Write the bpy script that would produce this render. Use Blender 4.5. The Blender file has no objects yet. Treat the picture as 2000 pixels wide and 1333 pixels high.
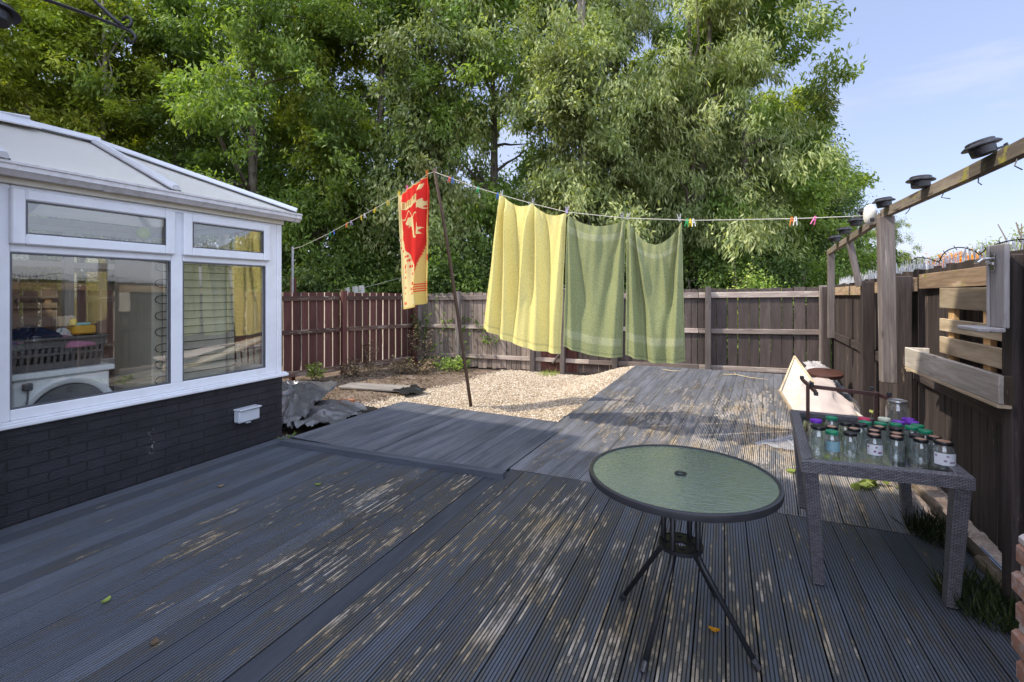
import bpy, math, random
import numpy as np
from mathutils import Vector, Matrix
random.seed(7)
S = bpy.context.scene
COL = S.collection
PI = math.pi
R = math.radians

# ------------------------------------------------------------------ helpers
ORG = {}

def link(o, parent=None):
    COL.objects.link(o)
    if parent is not None:
        o.parent = parent
    return o

def tag(o, label=None, cat=None, group=None, kind=None):
    if label: o['label'] = label
    if cat: o['category'] = cat
    if group: o['group'] = group
    if kind: o['kind'] = kind
    return o

def thing(name, label, cat, loc=(0, 0, 0), group=None):
    o = bpy.data.objects.new(name, None)
    o.empty_display_size = .1
    o.location = loc
    link(o)
    ORG[o.name] = Vector(loc)
    return tag(o, label, cat, group)

def copy_tree(o, parent=None):
    c = o.copy()
    COL.objects.link(c)
    c.parent = parent
    ORG[c.name] = ORG.get(o.name, Vector((0, 0, 0)))
    for ch in list(o.children):
        copy_tree(ch, c)
    return c

class MB:
    """collects shapes; build() links them as ONE mesh object. Keeps a random value per shape (rnd)
    and a grain vector (gv: across, along, depth)."""
    def __init__(self):
        self.v = []; self.f = []; self.r = []; self.g = []; self.mi = []
        self.cur = 0
    def _add(self, vs, fs, gv=None, rnd=None):
        b = len(self.v)
        rr = random.random() if rnd is None else rnd
        self.v += [tuple(p) for p in vs]
        self.r += [rr] * len(vs)
        if gv is None: gv = [tuple(p) for p in vs]
        self.g += [tuple(q) for q in gv]
        self.f += [tuple(i + b for i in f) for f in fs]
        self.mi += [self.cur] * len(fs)
    def box(self, c, s, rot=None, rnd=None, taper=0, bev=0):
        """c centre, s full sizes, rot Matrix3"""
        hx, hy, hz = s[0] / 2, s[1] / 2, s[2] / 2
        ax = max(range(3), key=lambda i: s[i])
        oth = [i for i in range(3) if i != ax]
        off = random.random() * 20
        vs = []; gv = []
        b = min(bev, hx * .9, hy * .9, hz * .9)
        if b <= 0:
            pts = [(x, y, z) for z in (-hz, hz) for y in (-hy, hy) for x in (-hx, hx)]
            fs = [(0, 2, 3, 1), (4, 5, 7, 6), (0, 1, 5, 4), (2, 6, 7, 3), (0, 4, 6, 2), (1, 3, 7, 5)]
        else:
            pts = []; fs = []
            idx = {}
            for sx in (-1, 1):
                for sy in (-1, 1):
                    for sz in (-1, 1):
                        for k in range(3):
                            p = [sx * (hx - b), sy * (hy - b), sz * (hz - b)]
                            p[k] = (sx * hx, sy * hy, sz * hz)[k]
                            idx[(sx, sy, sz, k)] = len(pts); pts.append(tuple(p))
            I = idx
            for k in range(3):
                a, c2 = [i for i in range(3) if i != k]
                for sk in (-1, 1):
                    q = []
                    for (sa, sc) in ((-1, -1), (1, -1), (1, 1), (-1, 1)):
                        t = [0, 0, 0]; t[k] = sk; t[a] = sa; t[c2] = sc
                        q.append(I[(t[0], t[1], t[2], k)])
                    fs.append(tuple(q))
            for k in range(3):
                a, c2 = [i for i in range(3) if i != k]
                for sa in (-1, 1):
                    for sc in (-1, 1):
                        q = []
                        for (sk, w) in ((-1, a), (1, a), (1, c2), (-1, c2)):
                            t = [0, 0, 0]; t[k] = sk; t[a] = sa; t[c2] = sc
                            q.append(I[(t[0], t[1], t[2], w)])
                        fs.append(tuple(q))
            for sx in (-1, 1):
                for sy in (-1, 1):
                    for sz in (-1, 1):
                        fs.append((I[(sx, sy, sz, 0)], I[(sx, sy, sz, 1)], I[(sx, sy, sz, 2)]))
        for p in pts:
            q = Vector(p)
            if taper and p[ax] > 0:
                for i in oth: q[i] *= (1 - taper)
            gv.append((p[oth[0]] + off, p[ax] + off * 1.7, p[oth[1]] + off * .6))
            if rot is not None: q = rot @ q
            vs.append(q + Vector(c))
        self._add(vs, fs, gv, rnd)
    def beam(self, a, b, w, h, up=(0, 0, 1), rnd=None, bev=0, taper=0):
        """box from a to b with cross-section w (sideways) x h (along up)"""
        a, b = Vector(a), Vector(b)
        d = (b - a); L = d.length; y = d.normalized()
        x = y.cross(Vector(up))
        if x.length < 1e-4: x = Vector((1, 0, 0)) if abs(y.x) < .9 else Vector((0, 1, 0))
        x.normalize(); z = x.cross(y)
        M = Matrix((x, y, z)).transposed()
        self.box((a + b) / 2, (w, L, h), M, rnd, taper, bev)
    def tube(self, pts, r, n=8, r2=None, cap=True, rnd=None):
        P = [Vector(p) for p in pts]
        m = len(P)
        off = random.random() * 20
        rings = []; gv = []
        prev = None; acc = 0
        for i in range(m):
            t = (P[min(i + 1, m - 1)] - P[max(i - 1, 0)])
            if t.length < 1e-9: t = Vector((0, 0, 1))
            t.normalize()
            if prev is None:
                x = t.cross(Vector((0, 0, 1)))
                if x.length < .05: x = t.cross(Vector((0, 1, 0)))
            else:
                x = prev - t * prev.dot(t)
            x.normalize(); prev = x
            y = t.cross(x)
            rr = r if not isinstance(r, (list, tuple)) else r[i]
            if r2 is not None: rr = r + (r2 - r) * i / (m - 1)
            if i: acc += (P[i] - P[i - 1]).length
            for k in range(n):
                a = 2 * PI * k / n
                rings.append(P[i] + x * math.cos(a) * rr + y * math.sin(a) * rr)
                gv.append((k / n * .3 + off, acc + off, off))
        fs = []
        for i in range(m - 1):
            for k in range(n):
                k2 = (k + 1) % n
                fs.append((i * n + k, i * n + k2, (i + 1) * n + k2, (i + 1) * n + k))
        if cap:
            fs.append(tuple(range(n - 1, -1, -1)))
            fs.append(tuple((m - 1) * n + k for k in range(n)))
        self._add(rings, fs, gv, rnd)
    def lathe(self, prof, c=(0, 0, 0), n=20, rot=None, rnd=None, caps=True):
        vs = []; gv = []
        for (r, z) in prof:
            for k in range(n):
                a = 2 * PI * k / n
                q = Vector((r * math.cos(a), r * math.sin(a), z))
                gv.append((a / (2 * PI), z, r))
                if rot is not None: q = rot @ q
                vs.append(q + Vector(c))
        fs = []
        for i in range(len(prof) - 1):
            for k in range(n):
                k2 = (k + 1) % n
                fs.append((i * n + k, i * n + k2, (i + 1) * n + k2, (i + 1) * n + k))
        if caps:
            fs.append(tuple(range(n - 1, -1, -1)))
            fs.append(tuple((len(prof) - 1) * n + k for k in range(n)))
        self._add(vs, fs, gv, rnd)
    def quad(self, a, b, c, d, rnd=None):
        a, b, c, d = map(Vector, (a, b, c, d))
        L1 = (b - a).length; L2 = (d - a).length
        self._add([a, b, c, d], [(0, 1, 2, 3)], [(0, 0, 0), (L1, 0, 0), (L1, L2, 0), (0, L2, 0)], rnd)
    def grid(self, fn, nu, nv, rnd=None):
        vs = []; gv = []
        for j in range(nv + 1):
            for i in range(nu + 1):
                u, v = i / nu, j / nv
                vs.append(fn(u, v)); gv.append((u, v, 0))
        fs = []
        for j in range(nv):
            for i in range(nu):
                a = j * (nu + 1) + i
                fs.append((a, a + 1, a + nu + 2, a + nu + 1))
        self._add(vs, fs, gv, rnd)
    def build(self, name, mat, parent=None, smooth=False, auto=None):
        org = ORG.get(parent.name, Vector((0, 0, 0))) if parent is not None else Vector((0, 0, 0))
        me = bpy.data.meshes.new(name)
        me.from_pydata([tuple(Vector(p) - org) for p in self.v], [], self.f)
        at = me.attributes.new('rnd', 'FLOAT', 'POINT'); at.data.foreach_set('value', self.r)
        at = me.attributes.new('gv', 'FLOAT_VECTOR', 'POINT')
        at.data.foreach_set('vector', [x for g in self.g for x in g])
        mats = mat if isinstance(mat, (list, tuple)) else [mat]
        for m in mats: me.materials.append(m)
        if len(mats) > 1: me.polygons.foreach_set('material_index', self.mi)
        if smooth: me.polygons.foreach_set('use_smooth', [True] * len(me.polygons))
        me.update()
        if auto is not None:
            me.polygons.foreach_set('use_smooth', [True] * len(me.polygons))
            me.set_sharp_from_angle(angle=R(auto))
        o = bpy.data.objects.new(name, me)
        link(o, parent)
        ORG[o.name] = org
        return o

def np_mesh(name, verts, quads, rnd, mat, smooth=False):
    me = bpy.data.meshes.new(name)
    nv, nf = len(verts), len(quads)
    k = quads.shape[1]
    me.vertices.add(nv); me.vertices.foreach_set('co', verts.astype(np.float32).ravel())
    me.loops.add(nf * k); me.loops.foreach_set('vertex_index', quads.astype(np.int32).ravel())
    me.polygons.add(nf)
    me.polygons.foreach_set('loop_start', np.arange(0, nf * k, k, dtype=np.int32))
    try: me.polygons.foreach_set('loop_total', np.full(nf, k, dtype=np.int32))
    except Exception: pass
    me.update(calc_edges=True)
    at = me.attributes.new('rnd', 'FLOAT', 'POINT'); at.data.foreach_set('value', rnd.astype(np.float32))
    if smooth: me.polygons.foreach_set('use_smooth', np.ones(nf, dtype=bool))
    me.materials.append(mat)
    return me

# ------------------------------------------------------------------ materials
class NT:
    def __init__(self, name):
        self.m = bpy.data.materials.new(name); self.m.use_nodes = True
        self.t = self.m.node_tree; self.t.nodes.clear()
        self.out = self.n('ShaderNodeOutputMaterial')
    def n(self, ty, **kw):
        o = self.t.nodes.new(ty)
        for k, v in kw.items(): setattr(o, k, v)
        return o
    def l(self, a, b): self.t.links.new(a, b)
    def put(self, sock, v):
        if hasattr(v, 'is_linked') or isinstance(v, bpy.types.NodeSocket): self.l(v, sock)
        else:
            if isinstance(v, (tuple, list)) and len(v) == 3 and sock.type == 'RGBA': v = (*v, 1)
            sock.default_value = v
    def attr(self, name, out='Fac'):
        a = self.n('ShaderNodeAttribute', attribute_name=name); return a.outputs[out]
    def math(self, op, a, b=0.0, c=None, clamp=False):
        m = self.n('ShaderNodeMath', operation=op); m.use_clamp = clamp
        self.put(m.inputs[0], a); self.put(m.inputs[1], b)
        if c is not None: self.put(m.inputs[2], c)
        return m.outputs[0]
    def mapv(self, v, scale=(1, 1, 1), loc=(0, 0, 0), rot=(0, 0, 0)):
        m = self.n('ShaderNodeMapping'); self.put(m.inputs['Vector'], v)
        m.inputs['Scale'].default_value = scale; m.inputs['Location'].default_value = loc
        m.inputs['Rotation'].default_value = rot
        return m.outputs[0]
    def noise(self, v=None, scale=5, detail=3, rough=.55, out='Fac', dist=0):
        m = self.n('ShaderNodeTexNoise')
        if v is not None: self.put(m.inputs['Vector'], v)
        m.inputs['Scale'].default_value = scale; m.inputs['Detail'].default_value = detail
        m.inputs['Roughness'].default_value = rough; m.inputs['Distortion'].default_value = dist
        return m.outputs[out]
    def ramp(self, f, stops):
        r = self.n('ShaderNodeValToRGB'); self.put(r.inputs[0], f)
        e = r.color_ramp.elements
        while len(e) > 1: e.remove(e[-1])
        e[0].position = stops[0][0]; e[0].color = self._c(stops[0][1])
        for p, c in stops[1:]:
            x = e.new(p); x.color = self._c(c)
        return r.outputs[0]
    @staticmethod
    def _c(c):
        return (c, c, c, 1) if not isinstance(c, (tuple, list)) else (*c[:3], 1)
    def mix(self, f, a, b, mode='MIX'):
        m = self.n('ShaderNodeMix', data_type='RGBA', blend_type=mode)
        self.put(m.inputs[0], f); self.put(m.inputs[6], a); self.put(m.inputs[7], b)
        return m.outputs[2]
    def pos(self):
        return self.n('ShaderNodeNewGeometry').outputs['Position']
    def objc(self):
        return self.n('ShaderNodeTexCoord').outputs['Object']
    def bump(self, h, strength=.3, dist=.01):
        b = self.n('ShaderNodeBump'); self.put(b.inputs['Height'], h)
        b.inputs['Strength'].default_value = strength; b.inputs['Distance'].default_value = dist
        return b.outputs[0]
    def pr(self, col, rough=.6, normal=None, metal=0, spec=.5, **kw):
        p = self.n('ShaderNodeBsdfPrincipled')
        self.put(p.inputs['Base Color'], col); self.put(p.inputs['Roughness'], rough)
        self.put(p.inputs['Metallic'], metal); self.put(p.inputs['Specular IOR Level'], spec)
        if normal is not None: self.l(normal, p.inputs['Normal'])
        for k, v in kw.items(): self.put(p.inputs[k.replace('_', ' ')], v)
        return p.outputs[0]
    def mixs(self, f, a, b):
        m = self.n('ShaderNodeMixShader'); self.put(m.inputs[0], f); self.l(a, m.inputs[1]); self.l(b, m.inputs[2])
        return m.outputs[0]
    def done(self, sh):
        self.l(sh, self.out.inputs[0]); return self.m

def simple(name, col, rough=.5, metal=0, var=.15, scale=8, bump=0, bscale=60, spec=.5, dirt=None, dirt_amt=.4):
    t = NT(name)
    p = t.objc()
    n = t.noise(p, scale, 4)
    c = t.mix(1.0, col, t.ramp(n, [(.25, 1 - var), (.75, 1 + var)]), 'MULTIPLY')
    if dirt:
        d = t.noise(p, scale * 2.3, 5, .65)
        c = t.mix(t.math('MULTIPLY', t.ramp(d, [(.48, 0), (.7, 1)]), dirt_amt), c, dirt)
    nb = t.bump(t.noise(p, bscale, 3), bump, .004) if bump else None
    return t.done(t.pr(c, t.math('ADD', t.math('MULTIPLY', n, .15), rough - .07), nb, metal, spec))

def wood(name, a, b, bare=None, wear=.0, rough=.75, grain=1.0, tone=.45, moss=None, sat=0):
    """stained timber: grain along gv.y; bare wood where the stain has worn"""
    t = NT(name)
    g = t.attr('gv', 'Vector'); r = t.attr('rnd')
    n1 = t.noise(t.mapv(g, (60 * grain, 3.0, 60 * grain)), 1, 4, .6, dist=.6)
    n2 = t.noise(t.mapv(g, (9, 1.4, 9)), 1, 4, .6)
    c = t.mix(t.ramp(n1, [(.32, 0), (.68, 1)]), a, b)
    c = t.mix(1.0, c, t.ramp(n2, [(.25, .72), (.75, 1.25)]), 'MULTIPLY')
    c = t.mix(1.0, c, t.ramp(r, [(0, 1 - tone), (1, 1 + tone)]), 'MULTIPLY')
    if bare:
        n3 = t.noise(t.mapv(g, (22, 2.2, 22)), 1, 6, .7)
        rr = t.math('MULTIPLY', t.math('SUBTRACT', r, .5), .12)
        n3 = t.math('ADD', n3, rr)
        bc = t.mix(n1, tuple(x * .6 for x in bare), bare)
        c = t.mix(t.ramp(n3, [(.62 - wear * .3, 0), (.66 - wear * .3, 1)]), c, bc)
    if moss:
        n4 = t.noise(g, 7, 5, .7)
        c = t.mix(t.ramp(n4, [(.56, 0), (.68, 1)]), c, moss)
    # knots, sparse
    vo = t.n('ShaderNodeTexVoronoi'); t.put(vo.inputs['Vector'], t.mapv(g, (9, 2.6, 9))); vo.inputs['Scale'].default_value = 1
    c = t.mix(t.ramp(vo.outputs['Distance'], [(.05, .55), (.13, 0)]), c, tuple(x * .35 for x in a))
    nb = t.bump(n1, .35, .004)
    return t.done(t.pr(c, rough, nb, 0, .25))

def deck_mat(name, centre, base_wear, sun_bleach=0.0, bare=(.36, .31, .26), paint=(.074, .085, .106), rad=2.2):
    t = NT(name)
    g = t.attr('gv', 'Vector'); r = t.attr('rnd')
    sx = t.n('ShaderNodeSeparateXYZ'); t.l(g, sx.inputs[0])
    rib = t.math('FLOOR', t.math('DIVIDE', sx.outputs[0], .016875))
    brd = t.math('FLOOR', t.math('DIVIDE', sx.outputs[0], .135))
    cb = t.n('ShaderNodeCombineXYZ'); t.put(cb.inputs[0], t.math('MULTIPLY', rib, 3.71)); t.put(cb.inputs[1], t.math('MULTIPLY', sx.outputs[1], 2.2))
    dash = t.noise(cb.outputs[0], 1, 3, .6)                      # one dash pattern per rib
    cb3 = t.n('ShaderNodeCombineXYZ'); t.put(cb3.inputs[0], t.math('MULTIPLY', rib, 7.93)); t.put(cb3.inputs[1], t.math('MULTIPLY', sx.outputs[1], 9.0))
    dash2 = t.noise(cb3.outputs[0], 1, 2, .6)
    cb2 = t.n('ShaderNodeCombineXYZ'); t.put(cb2.inputs[0], t.math('MULTIPLY', sx.outputs[0], 4.2)); t.put(cb2.inputs[1], t.math('MULTIPLY', sx.outputs[1], 1.1))
    big = t.noise(cb2.outputs[0], 1, 3, .6)
    cbb = t.n('ShaderNodeCombineXYZ'); t.put(cbb.inputs[0], t.math('MULTIPLY', brd, 5.3)); t.put(cbb.inputs[1], t.math('MULTIPLY', sx.outputs[1], .8))
    bnoise = t.noise(cbb.outputs[0], 1, 2, .5)
    dx = t.math('DIVIDE', t.math('SUBTRACT', sx.outputs[0], centre[0]), rad)
    dy = t.math('DIVIDE', t.math('SUBTRACT', sx.outputs[1], centre[1]), rad * .85)
    d2 = t.math('ADD', t.math('MULTIPLY', dx, dx), t.math('MULTIPLY', dy, dy))
    zone = t.math('POWER', 2.718, t.math('MULTIPLY', d2, -1.0))
    w = t.math('ADD', t.math('MULTIPLY', dash, .9), t.math('MULTIPLY', dash2, .35))
    w = t.math('ADD', w, t.math('MULTIPLY_ADD', big, .5, .125))
    w = t.math('ADD', w, t.math('MULTIPLY', bnoise, .35))
    w = t.math('ADD', w, t.math('MULTIPLY', zone, .30))
    w = t.math('ADD', w, base_wear)
    w = t.math('ADD', w, t.math('MULTIPLY', t.math('SUBTRACT', t.noise(g, 95, 3, .7), .5), .22))
    w = t.math('ADD', w, t.math('MULTIPLY', t.math('SUBTRACT', t.noise(g, 1.7, 3, .6), .5), .35))
    sz = sx.outputs[2]                                           # 1 on rib tops, 0 in grooves
    mask = t.math('MULTIPLY', t.ramp(t.math('SUBTRACT', w, .9), [(.43, 0), (.52, 1)]), sz)
    half = t.math('MULTIPLY', t.ramp(t.math('SUBTRACT', w, .9), [(.22, 0), (.46, 1)]), 1.0)
    fine = t.noise(g, 160, 3, .6)
    hue = t.noise(g, 2.3, 3)
    pc = t.mix(1.0, paint, t.ramp(t.noise(t.mapv(g, (14, 2.5, 1)), 1, 4, .6), [(.3, .88), (.7, 1.14)]), 'MULTIPLY')
    pc = t.mix(1.0, pc, t.ramp(r, [(0, .78), (1, 1.25)]), 'MULTIPLY')
    mossy = t.mix(hue, (.050, .040, .026), (.095, .078, .035))
    pc = t.mix(t.math('MULTIPLY', half, .65), pc, mossy)
    bc = t.mix(t.ramp(hue, [(.38, 0), (.62, 1)]), bare, tuple(x * y for x, y in zip(bare, (.90, .77, .56))))
    bc = t.mix(1.0, bc, t.ramp(t.noise(cb3.outputs[0], .9, 2), [(.3, .5), (.7, 1.25)]), 'MULTIPLY')
    bc = t.mix(1.0, bc, t.ramp(fine, [(.3, .75), (.7, 1.15)]), 'MULTIPLY')
    c = t.mix(mask, pc, bc)
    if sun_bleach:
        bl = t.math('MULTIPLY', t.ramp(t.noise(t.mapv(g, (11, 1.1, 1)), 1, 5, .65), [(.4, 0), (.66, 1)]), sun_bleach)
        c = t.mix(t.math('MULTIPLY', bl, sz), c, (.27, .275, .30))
    c = t.mix(t.math('MULTIPLY', t.math('SUBTRACT', 1.0, sz), .72), c, (.010, .010, .012))
    spk = t.n('ShaderNodeTexVoronoi'); t.put(spk.inputs['Vector'], g); spk.inputs['Scale'].default_value = 16
    c = t.mix(t.math('MULTIPLY', t.ramp(spk.outputs['Distance'], [(.035, 1), (.06, 0)]), t.ramp(t.noise(g, 3.7, 1), [(.55, 0), (.6, .8)])), c, (.45, .43, .38))
    nb = t.bump(fine, .25, .002)
    rough = t.math('ADD', t.math('MULTIPLY', mask, .3), t.math('ADD', t.math('MULTIPLY', t.noise(g, 4, 3), .3), .38))
    return t.done(t.pr(c, rough, nb, 0, .35))

def glass(name, tint=(.95, .97, .96), refl=1.6, base=.03, rough=0.0, bump=0, bscale=30, body=None, bodyf=.5):
    t = NT(name)
    tr = t.n('ShaderNodeBsdfTransparent'); t.put(tr.inputs[0], tint)
    gl = t.n('ShaderNodeBsdfGlossy'); t.put(gl.inputs[0], (1, 1, 1)); gl.inputs['Roughness'].default_value = rough
    lw = t.n('ShaderNodeLayerWeight'); lw.inputs[0].default_value = .5
    if bump:
        nb = t.bump(t.noise(t.objc(), bscale, 2, .5, dist=.5), bump, .004)
        t.l(nb, gl.inputs['Normal']); t.l(nb, lw.inputs['Normal'])
    fz_ = t.math('MULTIPLY_ADD', t.math('POWER', lw.outputs['Facing'], 4.5), .96, .04)      # Schlick
    f = t.math('MULTIPLY_ADD', fz_, refl, base, clamp=True)
    a = tr.outputs[0]
    if body:
        d = t.pr(body, .5); a = t.mixs(bodyf, a, d)
    return t.done(t.mixs(f, a, gl.outputs[0]))

def leafm(name, c1, c2, c3, trans=.35, rough=.42):
    t = NT(name)
    r = t.attr('rnd')
    oi = t.n('ShaderNodeObjectInfo').outputs['Random']
    c1, c2, c3 = [tuple(min(.75, x * k) for x, k in zip(q, (3.3, 2.72, 2.5))) for q in (c1, c2, c3)]
    c = t.ramp(r, [(0.02, c1), (.5, c2), (.97, c3)])
    c = t.mix(1.0, c, t.ramp(oi, [(0, .78), (1, 1.2)]), 'MULTIPLY')
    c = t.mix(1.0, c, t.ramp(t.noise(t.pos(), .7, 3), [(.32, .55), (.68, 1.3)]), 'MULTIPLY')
    p = t.pr(c, rough + .12, None, 0, .18)
    tl = t.n('ShaderNodeBsdfTranslucent'); t.put(tl.inputs[0], t.mix(1.0, c, (1.5, 1.6, .5), 'MULTIPLY'))
    return t.done(t.mixs(trans, p, tl.outputs[0]))

def cloth(name, col, trans=.25, bscale=260, bstr=.6, attr=None, tone=.1):
    t = NT(name)
    g = t.objc()
    c = col if attr is None else t.n('ShaderNodeAttribute', attribute_name=attr).outputs['Color']
    n = t.noise(g, bscale, 2, .7)
    n2 = t.noise(g, 70, 3, .7)
    c = t.mix(1.0, c, t.ramp(n2, [(.3, 1 - tone * 1.6), (.7, 1 + tone)]), 'MULTIPLY')
    nb = t.bump(t.math('ADD', n, n2), bstr, .006)
    p = t.pr(c, .95, nb, 0, .1)
    tl = t.n('ShaderNodeBsdfTranslucent'); t.put(tl.inputs[0], c)
    return t.done(t.mixs(trans, p, tl.outputs[0]))

M = {}
M['deck'] = deck_mat('deck_paint_near', (-1.0, 2.65), -.150, bare=(.38, .335, .275), rad=2.6)
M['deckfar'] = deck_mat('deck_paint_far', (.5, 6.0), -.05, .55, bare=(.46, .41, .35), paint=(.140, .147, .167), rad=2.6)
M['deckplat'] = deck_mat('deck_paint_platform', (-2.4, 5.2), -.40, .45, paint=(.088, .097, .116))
M['flatboard'] = wood('flat_deck_board', (.058, .066, .082), (.075, .084, .102), (.2, .11, .07), -.25, .55)
M['fence_red'] = wood('fence_redbrown', (.085, .032, .026), (.13, .055, .045), (.30, .21, .15), -.22, .75, tone=.3)
M['fence_rail'] = wood('fence_rail_worn', (.10, .055, .042), (.16, .10, .075), (.46, .38, .30), .22, .8)
M['fence_grey'] = wood('fence_grey', (.19, .15, .125), (.30, .245, .205), (.42, .35, .28), .02, .8, tone=.35)
M['fence_dark'] = wood('fence_dark_brown', (.066, .050, .046), (.106, .084, .077), (.33, .25, .20), -.30, .75, tone=.28)
M['fence_rdark'] = wood('fence_right_brown', (.038, .029, .027), (.070, .056, .052), (.36, .28, .21), -.24, .75, tone=.3)
M['painted_lit_edge'] = wood('sunlit_edge_paint', (.50, .40, .32), (.68, .58, .48), (.3, .2, .15), -.05, .8)  # pale colour stands for sunlight on the left fence's board edges
M['rail_back'] = wood('fence_rail_back', (.24, .19, .165), (.36, .30, .26), (.62, .54, .45), .18, .8)
M['rail_top'] = wood('fence_top_rail', (.19, .13, .085), (.34, .245, .165), (.50, .39, .27), .05, .8, moss=(.22, .20, .06))
M['post_grey'] = wood('post_grey', (.105, .088, .080), (.175, .150, .138), (.34, .29, .25), -.02, .8)
M['post_dark'] = wood('post_dark', (.050, .042, .047), (.075, .064, .070), (.25, .18, .14), -.3, .7)
M['beam'] = wood('beam_mossy', (.115, .092, .070), (.195, .168, .135), (.08, .062, .05), .05, .85, moss=(.26, .24, .05))
M['pallet'] = wood('pallet_timber', (.40, .31, .20), (.60, .49, .34), (.25, .20, .15), -.12, .75, grain=.5)
M['pallet_grey'] = wood('pallet_timber_weathered', (.36, .32, .265), (.55, .50, .43), (.26, .23, .19), .05, .8, grain=.6)
M['pallet_new'] = wood('pallet_timber_orange', (.62, .38, .17), (.76, .50, .25), None, 0, .7)
M['silverwood'] = wood('silver_timber', (.30, .28, .27), (.42, .40, .385), (.2, .18, .165), .0, .75, grain=.7, tone=.15)
M['rotten'] = wood('rotten_sleeper', (.07, .05, .035), (.16, .125, .085), (.30, .25, .19), .2, .9, moss=(.045, .055, .018))
M['stick'] = wood('prop_stick', (.12, .075, .05), (.21, .14, .095), None, 0, .75)
M['slab'] = wood('weathered_plank', (.15, .135, .12), (.24, .22, .20), (.11, .09, .075), .1, .8)
M['plaque'] = wood('chipped_white_board', (.62, .58, .52), (.75, .72, .66), (.25, .19, .14), .06, .7)
M['pvc'] = simple('white_upvc', (.74, .76, .80), .32, var=.05, scale=3, dirt=(.45, .43, .38), dirt_amt=.18)
M['pvc_cream'] = simple('cream_upvc', (.72, .69, .60), .4, var=.05, dirt=(.4, .36, .28), dirt_amt=.25)
M['gutter'] = simple('grey_gutter', (.60, .585, .585), .38, var=.08, dirt=(.22, .20, .17), dirt_amt=.35)
M['leadgrey'] = simple('seal_grey', (.10, .10, .11), .6)
M['pane'] = glass('window_glass', (.97, .98, .97), 2.2, .03)
M['jarglass'] = glass('jar_glass', (.97, .985, .98), 1.5, .03, body=(.50, .56, .54), bodyf=.05)
M['tableglass'] = glass('wicker_table_glass', (.62, .70, .68), 1.0, .03)
M['black_metal'] = simple('black_powder_coat', (.012, .013, .016), .42, var=.3, bump=.1, bscale=120)
M['rim_metal'] = simple('dark_rim_metal', (.030, .030, .034), .38, var=.35, scale=5, bump=.05)
M['brown_metal'] = simple('brown_metal', (.075, .032, .024), .4, var=.25, bump=.05)
M['black_plastic'] = simple('black_plastic', (.018, .018, .022), .38, var=.3, scale=20, dirt=(.12, .12, .12), dirt_amt=.35)
M['steel'] = simple('galvanised_steel', (.45, .46, .48), .35, .9, var=.2)
M['chrome'] = simple('bottle_opener_metal', (.55, .55, .56), .25, 1.0, var=.1)
M['white_plastic'] = simple('white_plastic', (.72, .72, .66), .4, var=.06, dirt=(.4, .38, .3), dirt_amt=.2)
M['grey_box'] = simple('pale_grey_plastic', (.50, .53, .58), .35, var=.06)
M['rope'] = simple('line_rope', (.55, .52, .44), .7, var=.1)
M['appliance'] = simple('white_appliance', (.78, .80, .80), .35, var=.03)
M['drum'] = simple('dark_drum', (.10, .105, .11), .35, var=.2)
M['basket'] = simple('grey_basket', (.10, .09, .085), .5, var=.1)
M['fridge'] = simple('fridge_back', (.46, .44, .36), .5, var=.1, scale=3)
M['coil'] = simple('condenser_wire', (.022, .022, .022), .5)
M['navy'] = cloth('navy_cloth', (.018, .026, .055), .0, 90, .4)
M['pinkcloth'] = cloth('pink_cloth', (.42, .17, .26), .0, 90, .4)
M['whitecloth'] = cloth('white_cloth', (.70, .68, .64), .2, 90, .4)
M['creamcloth'] = cloth('cream_cloth', (.58, .52, .42), .15, 90, .4)
M['plaster'] = simple('interior_wall', (.62, .58, .50), .8, var=.06)
M['floor_in'] = simple('interior_floor', (.16, .14, .13), .6, var=.2)
M['bark'] = wood('bark', (.10, .082, .062), (.19, .16, .125), (.07, .055, .04), .15, .9, grain=.25, tone=.2)
M['bark_pale'] = wood('bark_pale', (.20, .175, .14), (.32, .285, .235), (.12, .10, .08), .1, .9, grain=.25, tone=.2)
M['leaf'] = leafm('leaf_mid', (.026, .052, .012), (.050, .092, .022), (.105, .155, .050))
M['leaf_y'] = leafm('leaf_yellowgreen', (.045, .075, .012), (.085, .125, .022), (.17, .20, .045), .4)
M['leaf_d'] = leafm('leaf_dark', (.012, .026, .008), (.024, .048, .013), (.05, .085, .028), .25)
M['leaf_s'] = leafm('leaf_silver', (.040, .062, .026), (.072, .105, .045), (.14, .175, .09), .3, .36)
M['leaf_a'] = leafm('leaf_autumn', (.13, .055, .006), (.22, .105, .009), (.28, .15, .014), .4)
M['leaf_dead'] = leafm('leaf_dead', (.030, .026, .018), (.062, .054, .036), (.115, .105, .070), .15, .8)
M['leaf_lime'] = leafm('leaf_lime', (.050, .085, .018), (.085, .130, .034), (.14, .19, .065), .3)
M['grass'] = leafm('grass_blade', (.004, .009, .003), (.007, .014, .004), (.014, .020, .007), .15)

def ground_mat():
    t = NT('soil')
    p = t.pos()
    n = t.noise(p, 3, 6, .65); n2 = t.noise(p, 45, 4, .7)
    c = t.ramp(n, [(.3, (.10, .072, .055)), (.55, (.20, .152, .118)), (.75, (.30, .24, .19))])
    c = t.mix(1.0, c, t.ramp(n2, [(.3, .6), (.7, 1.3)]), 'MULTIPLY')
    return t.done(t.pr(c, .95, t.bump(n2, .8, .02), 0, .1))
M['soil'] = ground_mat()
def gravel_bed():
    t = NT('gravel_bed')
    p = t.pos()
    v = t.n('ShaderNodeTexVoronoi'); t.put(v.inputs['Vector'], p); v.inputs['Scale'].default_value = 42
    c = t.mix(1.0, (.46, .355, .24), t.ramp(t.noise(p, 90, 2), [(.3, .55), (.7, 1.25)]), 'MULTIPLY')
    return t.done(t.pr(c, .9, t.bump(v.outputs['Distance'], 1.0, .02), 0, .1))
M['gravelbed'] = gravel_bed()
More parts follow.
